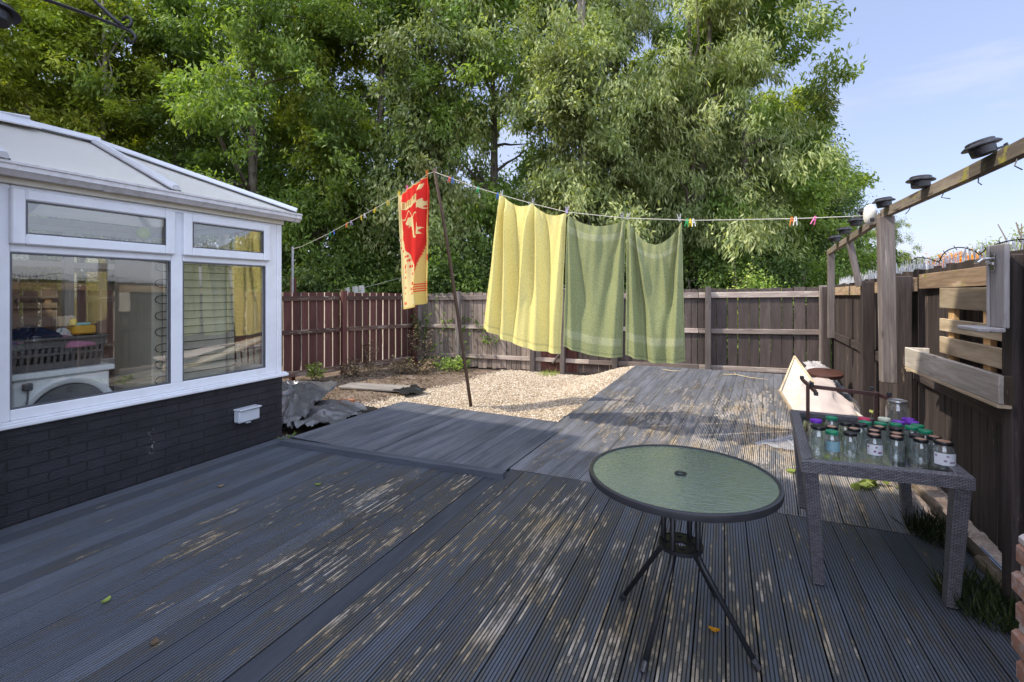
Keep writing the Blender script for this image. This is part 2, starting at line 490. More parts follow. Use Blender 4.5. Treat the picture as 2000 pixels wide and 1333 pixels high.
def stone():
    t = NT('gravel_stone')
    r = t.attr('rnd')
    c = t.ramp(r, [(0, (.28, .215, .15)), (.35, (.46, .37, .27)), (.7, (.60, .50, .37)), (1, (.74, .67, .56))])
    return t.done(t.pr(c, .85, None, 0, .2))
M['stone'] = stone()

def black_brick():
    t = NT('black_painted_brick')
    g = t.attr('gv', 'Vector')
    b = t.n('ShaderNodeTexBrick'); t.put(b.inputs['Vector'], t.mapv(g, (1, 1, 1)))
    b.inputs['Scale'].default_value = 1; b.inputs['Brick Width'].default_value = .225; b.inputs['Row Height'].default_value = .075
    b.inputs['Mortar Size'].default_value = .006; b.inputs['Mortar Smooth'].default_value = .25
    n = t.noise(g, 55, 5, .7)
    ws = t.n('ShaderNodeTexNoise'); t.put(ws.inputs['Vector'], t.mapv(g, (20, 60, 20))); ws.inputs['Scale'].default_value = 2
    c = t.ramp(t.noise(g, 5, 4), [(.3, (.014, .0135, .018)), (.7, (.027, .026, .034))])
    c = t.mix(t.math('MULTIPLY', b.outputs['Fac'], .55), c, (.006, .006, .008))
    pe = t.math('MULTIPLY', t.ramp(t.noise(g, 2.1, 2), [(.62, 0), (.68, 1)]), t.ramp(t.noise(g, 34, 4, .7), [(.56, 0), (.62, 1)]))
    c = t.mix(pe, c, (.24, .22, .21))
    h = t.math('SUBTRACT', t.math('ADD', t.math('MULTIPLY', n, .35), t.math('MULTIPLY', ws.outputs['Fac'], .35)), t.math('MULTIPLY', b.outputs['Fac'], .9))
    return t.done(t.pr(c, .52, t.bump(h, 1.0, .012), 0, .45))
M['brick_black'] = black_brick()
def red_brick(name, c1, c2, mortar):
    t = NT(name)
    g = t.attr('gv', 'Vector')
    b = t.n('ShaderNodeTexBrick'); t.put(b.inputs['Vector'], g)
    b.inputs['Scale'].default_value = 1; b.inputs['Brick Width'].default_value = .225; b.inputs['Row Height'].default_value = .075
    b.inputs['Mortar Size'].default_value = .008
    t.put(b.inputs['Color1'], c1); t.put(b.inputs['Color2'], c2); t.put(b.inputs['Mortar'], mortar)
    n = t.noise(g, 40, 4, .7)
    c = t.mix(1.0, b.outputs['Color'], t.ramp(n, [(.3, .75), (.7, 1.2)]), 'MULTIPLY')
    return t.done(t.pr(c, .85, t.bump(t.math('SUBTRACT', t.math('MULTIPLY', n, .4), b.outputs['Fac']), .8, .01), 0, .2))
M['house_brick'] = red_brick('house_brick', (.28, .13, .08), (.22, .10, .065), (.42, .39, .35))
M['rooftile'] = simple('roof_tiles', (.11, .08, .07), .8, var=.3, scale=4)
M['terracotta'] = simple('terracotta', (.36, .135, .065), .8, var=.25, scale=15, bump=.3, bscale=80)
M['mortar'] = simple('lime_mortar', (.52, .47, .43), .9, var=.2, scale=15, bump=.8, bscale=40)

def wicker():
    t = NT('grey_wicker')
    g = t.attr('gv', 'Vector')
    b = t.n('ShaderNodeTexBrick'); t.put(b.inputs['Vector'], t.mapv(g, (1, 1, 1)))
    b.inputs['Scale'].default_value = 1; b.inputs['Brick Width'].default_value = .022; b.inputs['Row Height'].default_value = .0075
    b.inputs['Mortar Size'].default_value = .0014; b.inputs['Mortar Smooth'].default_value = .4
    t.put(b.inputs['Color1'], (.25, .24, .255)); t.put(b.inputs['Color2'], (.145, .138, .15)); t.put(b.inputs['Mortar'], (.008, .007, .009))
    return t.done(t.pr(b.outputs['Color'], .42, t.bump(t.math('SUBTRACT', 1.0, b.outputs['Fac']), 1.0, .004), 0, .4))
M['wicker'] = wicker()

def plastic_sheet(name, col, alpha, rough=.25):
    t = NT(name)
    nb = t.bump(t.noise(t.objc(), 9, 4, .6, dist=1.2), .6, .02)
    p = t.pr(col, rough, nb, 0, .6)
    tr = t.n('ShaderNodeBsdfTransparent')
    return t.done(t.mixs(alpha, tr.outputs[0], p))
M['sheet_grey'] = plastic_sheet('grey_polythene', (.105, .105, .11), 1.0, .16)
M['sheet_black'] = plastic_sheet('black_polythene', (.02, .02, .022), 1.0, .25)
M['sheet_clear'] = plastic_sheet('clear_polythene', (.50, .51, .55), .42, .2)
M['sheet_white'] = plastic_sheet('white_polythene', (.48, .465, .46), .93, .3)
M['dust_sheet'] = simple('pale_pink_sheet', (.47, .40, .365), .7, var=.1, scale=4, bump=.2, bscale=30)
M['chip'] = simple('cream_board', (.54, .50, .41), .75, var=.1, scale=6, dirt=(.40, .34, .25), dirt_amt=.5)

def poly_roof():
    t = NT('opal_polycarbonate')
    p = t.objc()
    c = t.mix(t.ramp(t.noise(p, 5, 5, .6), [(.45, 0), (.8, .35)]), (.92, .90, .83), (.78, .75, .65))
    a = t.pr(c, .35, None, 0, .5)
    tl = t.n('ShaderNodeBsdfTranslucent'); t.put(tl.inputs[0], (.97, .95, .88))
    return t.done(t.mixs(.42, a, tl.outputs[0]))
M['polyroof'] = poly_roof()

def table_top_glass():
    t = NT('obscured_glass')
    g = t.objc()
    n = t.noise(t.mapv(g, (1, 2.2, 1)), 36, 2, .5, dist=.8)
    nb = t.bump(n, .38, .008)
    tr = t.n('ShaderNodeBsdfTransparent'); t.put(tr.inputs[0], (.30, .36, .33))
    d = t.pr((.20, .26, .215), .22, nb, 0, .5)
    a = t.mixs(.90, tr.outputs[0], d)
    gl = t.n('ShaderNodeBsdfGlossy'); gl.inputs['Roughness'].default_value = .06; t.l(nb, gl.inputs['Normal'])
    lw = t.n('ShaderNodeLayerWeight'); lw.inputs[0].default_value = .5; t.l(nb, lw.inputs['Normal'])
    fz_ = t.math('MULTIPLY_ADD', t.math('POWER', lw.outputs['Facing'], 4.5), .95, .05)      # Schlick
    f = t.math('MULTIPLY_ADD', fz_, 2.1, .05, clamp=True)
    return t.done(t.mixs(f, a, gl.outputs[0]))
M['obscure'] = table_top_glass()

# ------------------------------------------------------------------ camera, light, sky
cam = bpy.data.cameras.new('camera')
co = bpy.data.objects.new('camera', cam); COL.objects.link(co)
co.location = (0, 0, 1.6)
TH = math.atan(410 / 930)
co.rotation_euler = (PI / 2, 0, TH)
cam.sensor_width = 36; cam.lens = 36 * 930 / 2000
cam.shift_y = -(666.5 - 570) / 2000
cam.clip_start = .05; cam.clip_end = 600
S.camera = co

SUN = Vector((.77, .40, -1.0)).normalized()
sl = bpy.data.lights.new('sun', 'SUN'); sl.energy = 5.6; sl.angle = R(.5); sl.color = (1, .92, .78)
so = bpy.data.objects.new('sun', sl); COL.objects.link(so)
so.rotation_euler = SUN.to_track_quat('-Z', 'Y').to_euler(); so.location = (-10, -5, 14)
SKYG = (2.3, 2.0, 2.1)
w = bpy.data.worlds.new('World'); S.world = w; w.use_nodes = True
nt = w.node_tree; nt.nodes.clear()
sky = nt.nodes.new('ShaderNodeTexSky'); sky.sky_type = 'NISHITA'; sky.sun_disc = False
sky.sun_elevation = math.asin(-SUN.z); sky.sun_rotation = math.atan2(-SUN.x, -SUN.y)
sky.air_density = 1.0; sky.dust_density = 1.6; sky.ozone_density = 1.5
tc = nt.nodes.new('ShaderNodeTexCoord')
mp = nt.nodes.new('ShaderNodeMapping'); mp.inputs['Scale'].default_value = (1.2, 3.2, 5.0); mp.inputs['Rotation'].default_value = (0, 0, .5)
nz = nt.nodes.new('ShaderNodeTexNoise'); nz.inputs['Scale'].default_value = 1.6; nz.inputs['Detail'].default_value = 7; nz.inputs['Roughness'].default_value = .6; nz.inputs['Distortion'].default_value = .5
rp = nt.nodes.new('ShaderNodeValToRGB'); rp.color_ramp.elements[0].position = .52; rp.color_ramp.elements[1].position = .85
mx = nt.nodes.new('ShaderNodeMix'); mx.data_type = 'RGBA'
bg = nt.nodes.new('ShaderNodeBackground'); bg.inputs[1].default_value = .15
ou = nt.nodes.new('ShaderNodeOutputWorld')
L = nt.links.new
L(tc.outputs['Generated'], mp.inputs[0]); L(mp.outputs[0], nz.inputs['Vector']); L(nz.outputs['Fac'], rp.inputs[0])
sc_ = nt.nodes.new('ShaderNodeMath'); sc_.operation = 'MULTIPLY'; sc_.inputs[1].default_value = .75
L(rp.outputs[0], sc_.inputs[0]); L(sc_.outputs[0], mx.inputs[0]); L(sky.outputs[0], mx.inputs[6]); mx.inputs[7].default_value = (5.6, 5.9, 6.5, 1)
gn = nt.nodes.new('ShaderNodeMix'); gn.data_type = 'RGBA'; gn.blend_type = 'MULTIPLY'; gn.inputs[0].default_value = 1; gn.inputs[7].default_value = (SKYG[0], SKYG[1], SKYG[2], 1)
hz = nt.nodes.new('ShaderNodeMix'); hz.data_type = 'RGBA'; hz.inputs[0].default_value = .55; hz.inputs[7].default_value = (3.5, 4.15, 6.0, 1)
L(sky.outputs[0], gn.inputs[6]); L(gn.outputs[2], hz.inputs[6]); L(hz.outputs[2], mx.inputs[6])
dp = nt.nodes.new('ShaderNodeVectorMath'); dp.operation = 'DOT_PRODUCT'; hd = Vector((.28, -.74, .62)).normalized(); dp.inputs[1].default_value = tuple(hd)
L(tc.outputs['Generated'], dp.inputs[0])
mr = nt.nodes.new('ShaderNodeMapRange'); mr.interpolation_type = 'SMOOTHSTEP'; mr.inputs['From Min'].default_value = .0; mr.inputs['From Max'].default_value = .95; mr.inputs['To Min'].default_value = 0; mr.inputs['To Max'].default_value = 1
L(dp.outputs['Value'], mr.inputs['Value'])
hh = nt.nodes.new('ShaderNodeMix'); hh.data_type = 'RGBA'; hh.blend_type = 'ADD'; hh.inputs[7].default_value = (9.6, 10.5, 12.6, 1)  # added bright area of sky behind the camera, lifts the shade
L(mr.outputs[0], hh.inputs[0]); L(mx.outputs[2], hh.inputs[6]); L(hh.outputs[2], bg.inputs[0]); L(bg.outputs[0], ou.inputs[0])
S.view_settings.view_transform = 'Standard'; S.view_settings.look = 'None'; S.view_settings.exposure = 0
S.render.engine = 'CYCLES'
S.cycles.max_bounces = 8; S.cycles.transparent_max_bounces = 16; S.cycles.diffuse_bounces = 4
S.cycles.glossy_bounces = 3; S.cycles.caustics_reflective = False; S.cycles.caustics_refractive = False
S.cycles.use_denoising = True
S.cycles.sample_clamp_indirect = 6

def struct(mb, name, mat, **kw):
    return tag(mb.build(name, mat, None, **kw), kind='structure')

# ------------------------------------------------------------------ ground
m = MB(); m.grid(lambda u, v: (-150 + 300 * u, -60 + 300 * v, -.16), 30, 30)
struct(m, 'ground', M['soil'])
def gz(x, y): return -.12 + .015 * math.sin(x * 1.9 + y) + .012 * math.sin(y * 2.7 - x)
m = MB(); m.grid(lambda u, v: (-9.0 + 5.2 * u, 3.9 + 6.0 * v, gz(-9.0 + 5.2 * u, 3.9 + 6 * v)), 52, 60)
struct(m, 'soil_patch', M['soil'], smooth=True)
def gravz(x, y):
    xe = -1.80 + .082 * (y - 5.58); zd = max(0.0, y - 4.8); zd = .046 * zd * min(1, zd) - .045
    e = max(0, min(1, 1 - (xe - x) / 1.1)); e = e * e * (3 - 2 * e)
    return (gz(x, y) + .012 + .02 * max(0, min(1, (x + 5.2) / .8))) * (1 - e) + zd * e
def gl_edge(y): return -4.75 + .55 * max(0, (y - 7.0)) - .0 * y if y < 7.6 else -4.42 + .15 * (y - 7.6)
m = MB()
m.grid(lambda u, v: ((lambda y: (gl_edge(y) + u * (-.7 - gl_edge(y)), y, gravz(gl_edge(y) + u * (-.7 - gl_edge(y)), y)))(5.2 + 4.15 * v)), 40, 40)
struct(m, 'gravel_bed', M['gravelbed'], smooth=True)

rng = np.random.default_rng(3)
def scatter_stones(n):
    oct_v = np.array([(1, 0, 0), (0, 1, 0), (-1, 0, 0), (0, -1, 0), (0, 0, 1), (0, 0, -1)], float)
    oct_f = np.array([(0, 1, 4), (1, 2, 4), (2, 3, 4), (3, 0, 4), (1, 0, 5), (2, 1, 5), (3, 2, 5), (0, 3, 5)])
    V = []; F = []; Rn = []
    k = 0
    while k < n:
        y = 5.35 + 4.0 * rng.random() ; e = gl_edge(y) - .25 * rng.random() ** 3
        xr = -1.80 + .082 * (y - 5.58) + .02
        x = e + (xr - e) * rng.random()
        s = .0065 + .0095 * rng.random() ** 1.6
        A = Matrix.Rotation(rng.random() * 6.28, 3, 'Z') @ Matrix.Rotation(rng.random() * .9, 3, 'X')
        sc = np.array([s * (1 + .5 * rng.random()), s * (.8 + .4 * rng.random()), s * (.55 + .35 * rng.random())])
        P = (oct_v * sc) * (1 + .25 * (rng.random((6, 1)) - .5))
        P = P @ np.array(A).T + np.array([x, y, gravz(x, y) + s * .35])
        V.append(P); F.append(oct_f + 6 * k); Rn.append(np.full(6, rng.random())); k += 1
    return np.vstack(V), np.vstack(F), np.concatenate(Rn)
V, F, Rn = scatter_stones(30000)
o = link(bpy.data.objects.new('gravel', np_mesh('gravel', V, F, Rn, M['stone'], True)))
tag(o, 'pale beige gravel spread between the decking and the back fence', 'gravel', kind='stuff')

# ------------------------------------------------------------------ decking
def deck(name, mat, x0, x1, y0, y1, deform, ny=1, pitch=.135, flat=(), seed=1, thick=.028, cut=None):
    rd = random.Random(seed)
    vs = []; gv = []; rn = []; fs = []; mi = []
    nb = int(round((x1 - x0) / pitch))
    for b in range(nb):
        xa = x0 + b * pitch
        dz = rd.uniform(-.0018, .0018); tl = rd.uniform(-.0015, .0015); r = rd.random()
        isflat = b in flat
        prof = [(.0030, -thick, 0)]
        if isflat:
            prof += [(.0030, -.003, 0), (.006, 0, 1), (pitch - .006, 0, 1), (pitch - .0030, -.003, 0)]
        else:
            nr = 8; rp_ = pitch / nr
            for k in range(nr):
                a = k * rp_
                g0, g1 = max(a + .0030, .0042), min(a + rp_ - .0030, pitch - .0042)
                dep = -.0050
                prof += [(max(g0 - .0012, .0030), dep, 0), (g0, -.0004, 1), (g1, -.0004, 1), (min(g1 + .0012, pitch - .0030), dep, 0)]
        prof += [(pitch - .0030, -thick, 0)]
        ya = y0 if cut is None else max(y0, cut(xa)[0])
        yb = y1 if cut is None else min(y1, cut(xa)[1])
        yb2 = yb - rd.uniform(0, .004)
        base = len(vs); n = len(prof)
        for j in range(ny + 1):
            y = ya + (yb2 - ya) * j / ny
            for (px, pz, top) in prof:
                X = xa + px
                p = deform(X, y)
                vs.append((p[0], p[1], p[2] + pz + dz + tl * (px / pitch - .5)))
                gv.append((X if 0 else xa + px, y, top)); rn.append(r)
        for j in range(ny):
            for i in range(n - 1):
                a = base + j * n + i
                fs.append((a, a + 1, a + n + 1, a + n)); mi.append(1 if isflat else 0)
        fs.append(tuple(base + i for i in range(n))); mi.append(0)
        fs.append(tuple(base + ny * n + i for i in range(n - 1, -1, -1))); mi.append(0)
    me = bpy.data.meshes.new(name); me.from_pydata(vs, [], fs)
    at = me.attributes.new('rnd', 'FLOAT', 'POINT'); at.data.foreach_set('value', rn)
    at = me.attributes.new('gv', 'FLOAT_VECTOR', 'POINT'); at.data.foreach_set('vector', [q for g in gv for q in g])
    me.materials.append(mat); me.materials.append(M['flatboard'])
    me.polygons.foreach_set('material_index', mi)
    return tag(link(bpy.data.objects.new(name, me)), kind='structure')

NX0 = -4.44
deck('deck', M['deck'], NX0, 1.50, -2.2, 3.925, lambda x, y: (x, y, 0), 1, flat=(19,), seed=5,
     cut=lambda x: (-2.2, 3.925 if x > -1.78 else 3.86))
def far_def(x, y):
    t = y - 3.93
    z = max(0.0, y - 4.8); z = .046 * z * min(1, z)
    return (x + .082 * t, y, z)
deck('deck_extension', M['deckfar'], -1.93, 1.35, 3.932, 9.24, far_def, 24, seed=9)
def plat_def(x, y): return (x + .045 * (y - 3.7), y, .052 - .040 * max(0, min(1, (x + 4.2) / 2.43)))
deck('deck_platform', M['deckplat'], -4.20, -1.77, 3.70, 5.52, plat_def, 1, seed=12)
m = MB()
m.box((-2.955, 3.655, .024), (2.50, .085, .058), Matrix.Rotation(.045, 3, 'Z'), bev=.004)
m.beam((-4.20, 3.72, .0), (-4.12, 5.5, .0), .025, .10)
m.beam((-4.12, 5.535, -.012), (-1.70, 5.535, -.052), .025, .115)
m.beam((-1.815, 5.56, -.045), (-1.515, 9.2, .085), .022, .13)
struct(m, 'deck_trim', M['flatboard'])
# sleeper edging under the right fence is a thing of its own (below)

# ------------------------------------------------------------------ fences
def fence(name, label, A, B, za, zb, h0a, h0b, sections, board, boardmat, railmat, postmat, post_ts, gap=.012, edge=None,
          rails=((.12, .09), (.52, .09), (.93, .10)), side=1, jag=.012, postw=.10, thick=.02, post_h=.03, stagger=0, ragged=0):
    """A->B ground line; za/zb top heights; h0 bottom heights. side = +1/-1: which side the rails and posts are on"""
    A = Vector((*A, 0)); B = Vector((*B, 0)); d = B - A; L = d.length; d.normalize()
    nrm = Vector((-d.y, d.x, 0)) * side
    o = thing(name, label, 'fence', (A.x, A.y, 0))
    ang = math.atan2(d.y, d.x); RZ = Matrix.Rotation(ang, 3, 'Z')
    rd = random.Random(hash(name) % 1000 if False else len(name) * 7)
    zt = lambda t: za + (zb - za) * t
    zb_ = lambda t: h0a + (h0b - h0a) * t
    x = 0
    mbs = [MB() for _ in boardmat]
    while x < L - .03:
        t = x / L
        k = 0
        for i, s in enumerate(sections):
            if t >= s: k = i
        bw = board[k] * rd.uniform(.93, 1.06)
        top = zt(t) + rd.uniform(-jag, jag); bot = zb_(t) + rd.uniform(0, .03) * (1 + ragged)
        c = A + d * (x + bw / 2) + nrm * (-(thick / 2) + rd.uniform(-.003, .003))
        rot = RZ @ Matrix.Rotation(rd.uniform(-.006, .006), 3, 'Y')
        mbs[k].box((c.x, c.y, (top + bot) / 2), (bw, thick, top - bot), rot, bev=.0025)
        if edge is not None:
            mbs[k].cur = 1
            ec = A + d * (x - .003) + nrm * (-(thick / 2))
            mbs[k].box((ec.x, ec.y, (top + bot) / 2), (.005, thick + .001, top - bot - .01), rot)  # thin strip with the sunlit edge put into its colour
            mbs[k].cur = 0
        g = gap[k] if isinstance(gap, (list, tuple)) else gap
        x += bw + g * rd.uniform(.5, 1.5)
    for k, mb in enumerate(mbs):
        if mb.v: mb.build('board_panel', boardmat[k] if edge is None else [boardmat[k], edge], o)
    for (f, h) in rails:
        n = max(1, int(round(L / 1.9)))
        for i in range(n):
            t0, t1 = i / n, (i + 1) / n
            p0 = A + d * (L * t0 + .004) + nrm * .020; p1 = A + d * (L * t1 - .004) + nrm * .020
            q0 = zb_(t0) + (zt(t0) - zb_(t0)) * f + rd.uniform(-.01, .01); q1 = zb_(t1) + (zt(t1) - zb_(t1)) * f + rd.uniform(-.01, .01)
            mb = MB(); mb.beam((p0.x, p0.y, q0), (p1.x, p1.y, q1), .038, h, bev=.004)
            mb.build('rail', railmat, o)
    for t in post_ts:
        p = A + d * L * t + nrm * (.043 + postw / 2)
        mb = MB(); z0 = zb_(t) - .06; z1 = zt(t) + post_h + rd.uniform(-.02, .02)
        mb.box((p.x, p.y, (z0 + z1) / 2), (postw, postw, z1 - z0), RZ, bev=.006)
        mb.build('post', postmat, o)
    return o, d, nrm

fence('back_fence', 'long back fence behind the towels, weathered grey at left and dark brown at right',
      (-6.55, 9.42), (1.66, 9.42), 1.55, 1.68, -.12, -.02, [0, .36, .46, .78], [.105, .105, .10, .165],
      [M['fence_grey'], M['fence_red'], M['fence_dark'], M['fence_dark']], M['rail_back'], M['post_grey'],
      [.008, .135, .355, .435, .565, .77, .985], gap=[.010, .008, .008, .012], side=-1,
      rails=((.155, .085), (.55, .085), (.935, .10)))
# left fence: gapped boards, seen against the light
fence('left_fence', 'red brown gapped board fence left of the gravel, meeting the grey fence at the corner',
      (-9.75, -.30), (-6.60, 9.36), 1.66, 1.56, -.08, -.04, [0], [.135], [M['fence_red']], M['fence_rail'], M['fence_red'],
      [.02, .22, .42, .62, .815, .99], gap=.028, side=-1, thick=.032, edge=M['painted_lit_edge'], rails=((.05, .11), (.53, .085), (.93, .09)), jag=.010, post_h=.06)
# right fence
RF0, RF1 = (1.40, .9), (1.66, 9.30)
fence('right_fence', 'tall dark brown board fence along the right side of the deck',
      RF0, RF1, 1.87, 1.69, .0, .2, [0], [.105], [M['fence_rdark']], M['fence_rdark'], M['fence_rdark'],
      [.275, .505, .655, .985], gap=.010, side=1, rails=((.48, .10),), jag=.014, postw=.11, thick=.022, post_h=-.03)

def on_rf(y, off=0):
    t = (y - RF0[1]) / (RF1[1] - RF0[1])
    return RF0[0] + (RF1[0] - RF0[0]) * t + off
rf = bpy.data.objects['right_fence']
for (ya, yb, zc) in ((1.0, 3.05, 1.73), (3.22, 4.95, 1.70), (5.1, 6.4, 1.66), (6.6, 9.2, 1.62)):
    mb = MB(); mb.beam((on_rf(ya, -.024), ya, zc), (on_rf(yb, -.024), yb, zc - .02), .040, .12, bev=.004)
    mb.build('top_rail', M['rail_top'], rf)
# dark near post
mb = MB(); mb.box((on_rf(3.06, -.075), 3.06, .93), (.11, .11, 1.86), bev=.006)
mb.build('post', M['post_dark'], rf)

# diagonal gate brace in the back fence, its own gate
mb = MB(); mb.beam((-3.20, 9.365, .12), (-2.75, 9.365, .75), .03, .09, (0, 1, 0), bev=.003)
bf = bpy.data.objects['back_fence']
mb.build('brace', M['post_grey'], bf)

# sleepers at the foot of the right fence
t_ = thing('sleeper_edging', 'rotten broken timber edging on the deck at the foot of the right fence', 'edging', (1.3, 3.5, 0))
yy = 2.55
mb = MB()
for i, l_ in enumerate((.62, .5, .7, .55)):
    ww = random.uniform(.055, .075)
    mb.box((on_rf(yy + l_ / 2, -.085) + random.uniform(-.01, .01), yy + l_ / 2, .028), (ww, l_ - .02, random.uniform(.045, .07)), Matrix.Rotation(random.uniform(-.03, .03), 3, 'Z'), bev=.012)
    yy += l_
mb.build('sleeper', M['rotten'], t_)

# ------------------------------------------------------------------ house (left, outside the frame, blocks shaped for their shadow) and brick pier
t_ = thing('house', 'unseen tall brick house, shaped to shade the deck, that the conservatory is built against', 'house', (-9, -3, 0))
def brickwall(mb, a, b, z0, z1):
    L_ = (Vector(b) - Vector(a)).length
    mb._add([(a[0], a[1], z0), (b[0], b[1], z0), (b[0], b[1], z1), (a[0], a[1], z1)], [(0, 1, 2, 3)], [(0, z0, 0), (L_, z0, 0), (L_, z1, 0), (0, z1, 0)])
def block(x0, x1, y0, y1, h):
    mb = MB()
    brickwall(mb, (x1, y0), (x1, y1), -.15, h); brickwall(mb, (x0, y1), (x0, y0), -.15, h)
    brickwall(mb, (x0, y0), (x1, y0), -.15, h); brickwall(mb, (x1, y1), (x0, y1), -.15, h)
    mb.build('wall', M['house_brick'], t_)
    mb = MB(); mb.box(((x0 + x1) / 2, (y0 + y1) / 2, h + .06), (x1 - x0 + .16, y1 - y0 + .16, .12)); mb.build('roof', M['rooftile'], t_)
block(-8.1, -3.98, -6.0, 1.18, 8.42)
block(-13.6, -11.9, -6.0, 1.20, 9.86)
mb = MB(); mb.box((-10.597, -2.4, 9.40), (2.598, 7.18, 1.02)); mb.build('shade_slab', M['house_brick'], t_)  # unseen raised slab, added to shade the platform while sun passes below
block(-9.296, -8.104, -6.0, 1.0, 3.2)
mb = MB(); mb.box((-9.15, -2.4, 9.38), (.28, 7.1, 1.04)); mb.build('shade_block', M['house_brick'], t_)  # unseen raised block, added to shape the shadow edge on the deck
for (yc, zc) in ((-1.6, 5.2), (-4.5, 5.2), (-4.5, 1.5)):
    x1 = -3.98
    f = MB()
    for dy in (-.6, .6): f.box((x1 + .03, yc + dy, zc), (.07, .07, 1.3))
    for dz in (-.62, .62): f.box((x1 + .03, yc, zc + dz), (.07, 1.13, .07))
    fr_ = f.build('window', M['pvc'], t_)
    g_ = MB(); g_.box((x1 + .015, yc, zc), (.02, 1.13, 1.17)); g_.build('pane', M['drum'], fr_)

t_ = thing('brick_pier', 'rough broken end of a brick and mortar wall at the lower right edge', 'wall', (.85, 1.83, 0))
mb = MB(); mo = MB()
z = 0; k = 0
rd = random.Random(4)
while z < .86:
    off = (.0 if k % 2 else -.03) + rd.uniform(-.006, .006)
    mb.box((.815 + off * .4 + .10, 1.83, z + .0325), (.215, .20, .065), Matrix.Rotation(rd.uniform(-.03, .03), 3, 'Z'), bev=.010)
    mo.box((.816 + rd.uniform(0, .012) + .10, 1.83, z + .0755), (.21, .196, .036), bev=.010)
    z += .087; k += 1
mb.build('brick', simple('old_brick', (.34, .175, .115), .85, var=.3, scale=14, bump=.5, bscale=70, dirt=(.46, .42, .39), dirt_amt=.85), t_)
mo.build('mortar', M['mortar'], t_)

# ------------------------------------------------------------------ conservatory
CX_ = -4.45
CL, CR_ = 1.46, 3.79             # extent along y
FX = -6.90                       # far side
cons = thing('conservatory', 'white framed conservatory on a black painted brick base with an opal roof', 'conservatory', (-5.6, 2.6, 0))
def wallbox(mb, x0, x1, y0, y1, z0, z1):
    mb._add([(x1, y0, z0), (x1, y1, z0), (x1, y1, z1), (x1, y0, z1)], [(0, 1, 2, 3)], [(y0, z0, 0), (y1, z0, 0), (y1, z1, 0), (y0, z1, 0)])
    mb._add([(x0, y0, z0), (x0, y1, z0), (x0, y1, z1), (x0, y0, z1)], [(1, 0, 3, 2)], [(y0, z0, 0), (y1, z0, 0), (y1, z1, 0), (y0, z1, 0)])
    mb._add([(x0, y1, z0), (x1, y1, z0), (x1, y1, z1), (x0, y1, z1)], [(1, 0, 3, 2)], [(x0, z0, 0), (x1, z0, 0), (x1, z1, 0), (x0, z1, 0)])
    mb._add([(x0, y0, z0), (x1, y0, z0), (x1, y0, z1), (x0, y0, z1)], [(0, 1, 2, 3)], [(x0, z0, 0), (x1, z0, 0), (x1, z1, 0), (x0, z1, 0)])
    mb._add([(x0, y0, z1), (x1, y0, z1), (x1, y1, z1), (x0, y1, z1)], [(0, 1, 2, 3)])
mb = MB()
wallbox(mb, CX_ - .22, CX_, CL, CR_, -.14, .668)
wallbox(mb, FX, FX + .22, CL, CR_, -.14, .668)
wallbox(mb, FX + .223, CX_ - .223, CR_ - .22, CR_ - .002, -.14, .667)
mb.build('base_wall', M['brick_black'], cons)
mb = MB(); mb.box(((FX + CX_) / 2, (CL + CR_) / 2, .10), (CX_ - FX - .46, CR_ - CL - .24, .04)); mb.build('floor', M['floor_in'], cons)
mb = MB(); mb.box((CX_ - .06, (CL + CR_) / 2 + .012, .683), (.22, CR_ - CL + .08, .030), bev=.006)
mb.box((CX_ - .05, (CL + CR_) / 2 + .02, .7055), (.16, CR_ - CL + .04, .014), bev=.003)
mb.build('sill', M['pvc'], cons)
mb = MB(); mb.box(((FX + CX_) / 2 - .1, CR_ - .06, .684), (CX_ - FX - .1, .20, .030), bev=.005)
mb.box((FX + .1, (CL + CR_) / 2 - .1, .685), (.22, CR_ - CL - .15, .030), bev=.005)
mb.build('sill', M['pvc'], cons)

FXF = CX_ - .035                 # plane of the frame centre
def fr_bar(mb, y0, y1, z0, z1, dep=.07, dx=0, bev=.006):
    mb.box((FXF + dx, (y0 + y1) / 2, (z0 + z1) / 2), (dep, y1 - y0, z1 - z0), bev=bev)
ZB, ZT = .713, 2.335
# main frame: two lights with a mullion
mb = MB()
fr_bar(mb, CL + .03, 1.595, ZB, ZT)                    # left jamb
fr_bar(mb, 3.59, 3.725, ZB, ZT)                     # right jamb
fr_bar(mb, 2.635, 2.735, ZB + .071, ZT - .031)                  # mullion
fr_bar(mb, 1.596, 3.589, ZB, ZB + .075)                # bottom
fr_bar(mb, 1.596, 2.634, 1.872, 1.935); fr_bar(mb, 2.736, 3.589, 1.872, 1.935)   # transoms
fr_bar(mb, 1.596, 3.589, ZT - .03, ZT)
mb.build('window_frame', M['pvc'], cons)
mb = MB(); mb.box((CX_ - .04, 3.757, (ZB + ZT) / 2), (.085, .062, ZT - ZB), bev=.006); mb.build('corner_post', M['pvc'], cons)
# beads round the lower panes
for (ya, yb) in ((1.596, 2.634), (2.736, 3.589)):
    g_ = MB(); g_.box((FXF, (ya + yb) / 2, (ZB + .075 + 1.872) / 2), (.012, yb - ya - .002, 1.872 - ZB - .077)); g_.build('pane', M['pane'], cons)
    sm = MB()
    for (a, b, c, d_) in ((ya, ya + .010, ZB + .076, 1.871), (yb - .010, yb, ZB + .076, 1.871), (ya + .0101, yb - .0101, ZB + .076, ZB + .086), (ya + .0101, yb - .0101, 1.861, 1.871)):
        sm.box((FXF + .018, (a + b) / 2, (c + d_) / 2), (.022, b - a, d_ - c))
    sm.build('seal', M['leadgrey'], cons)
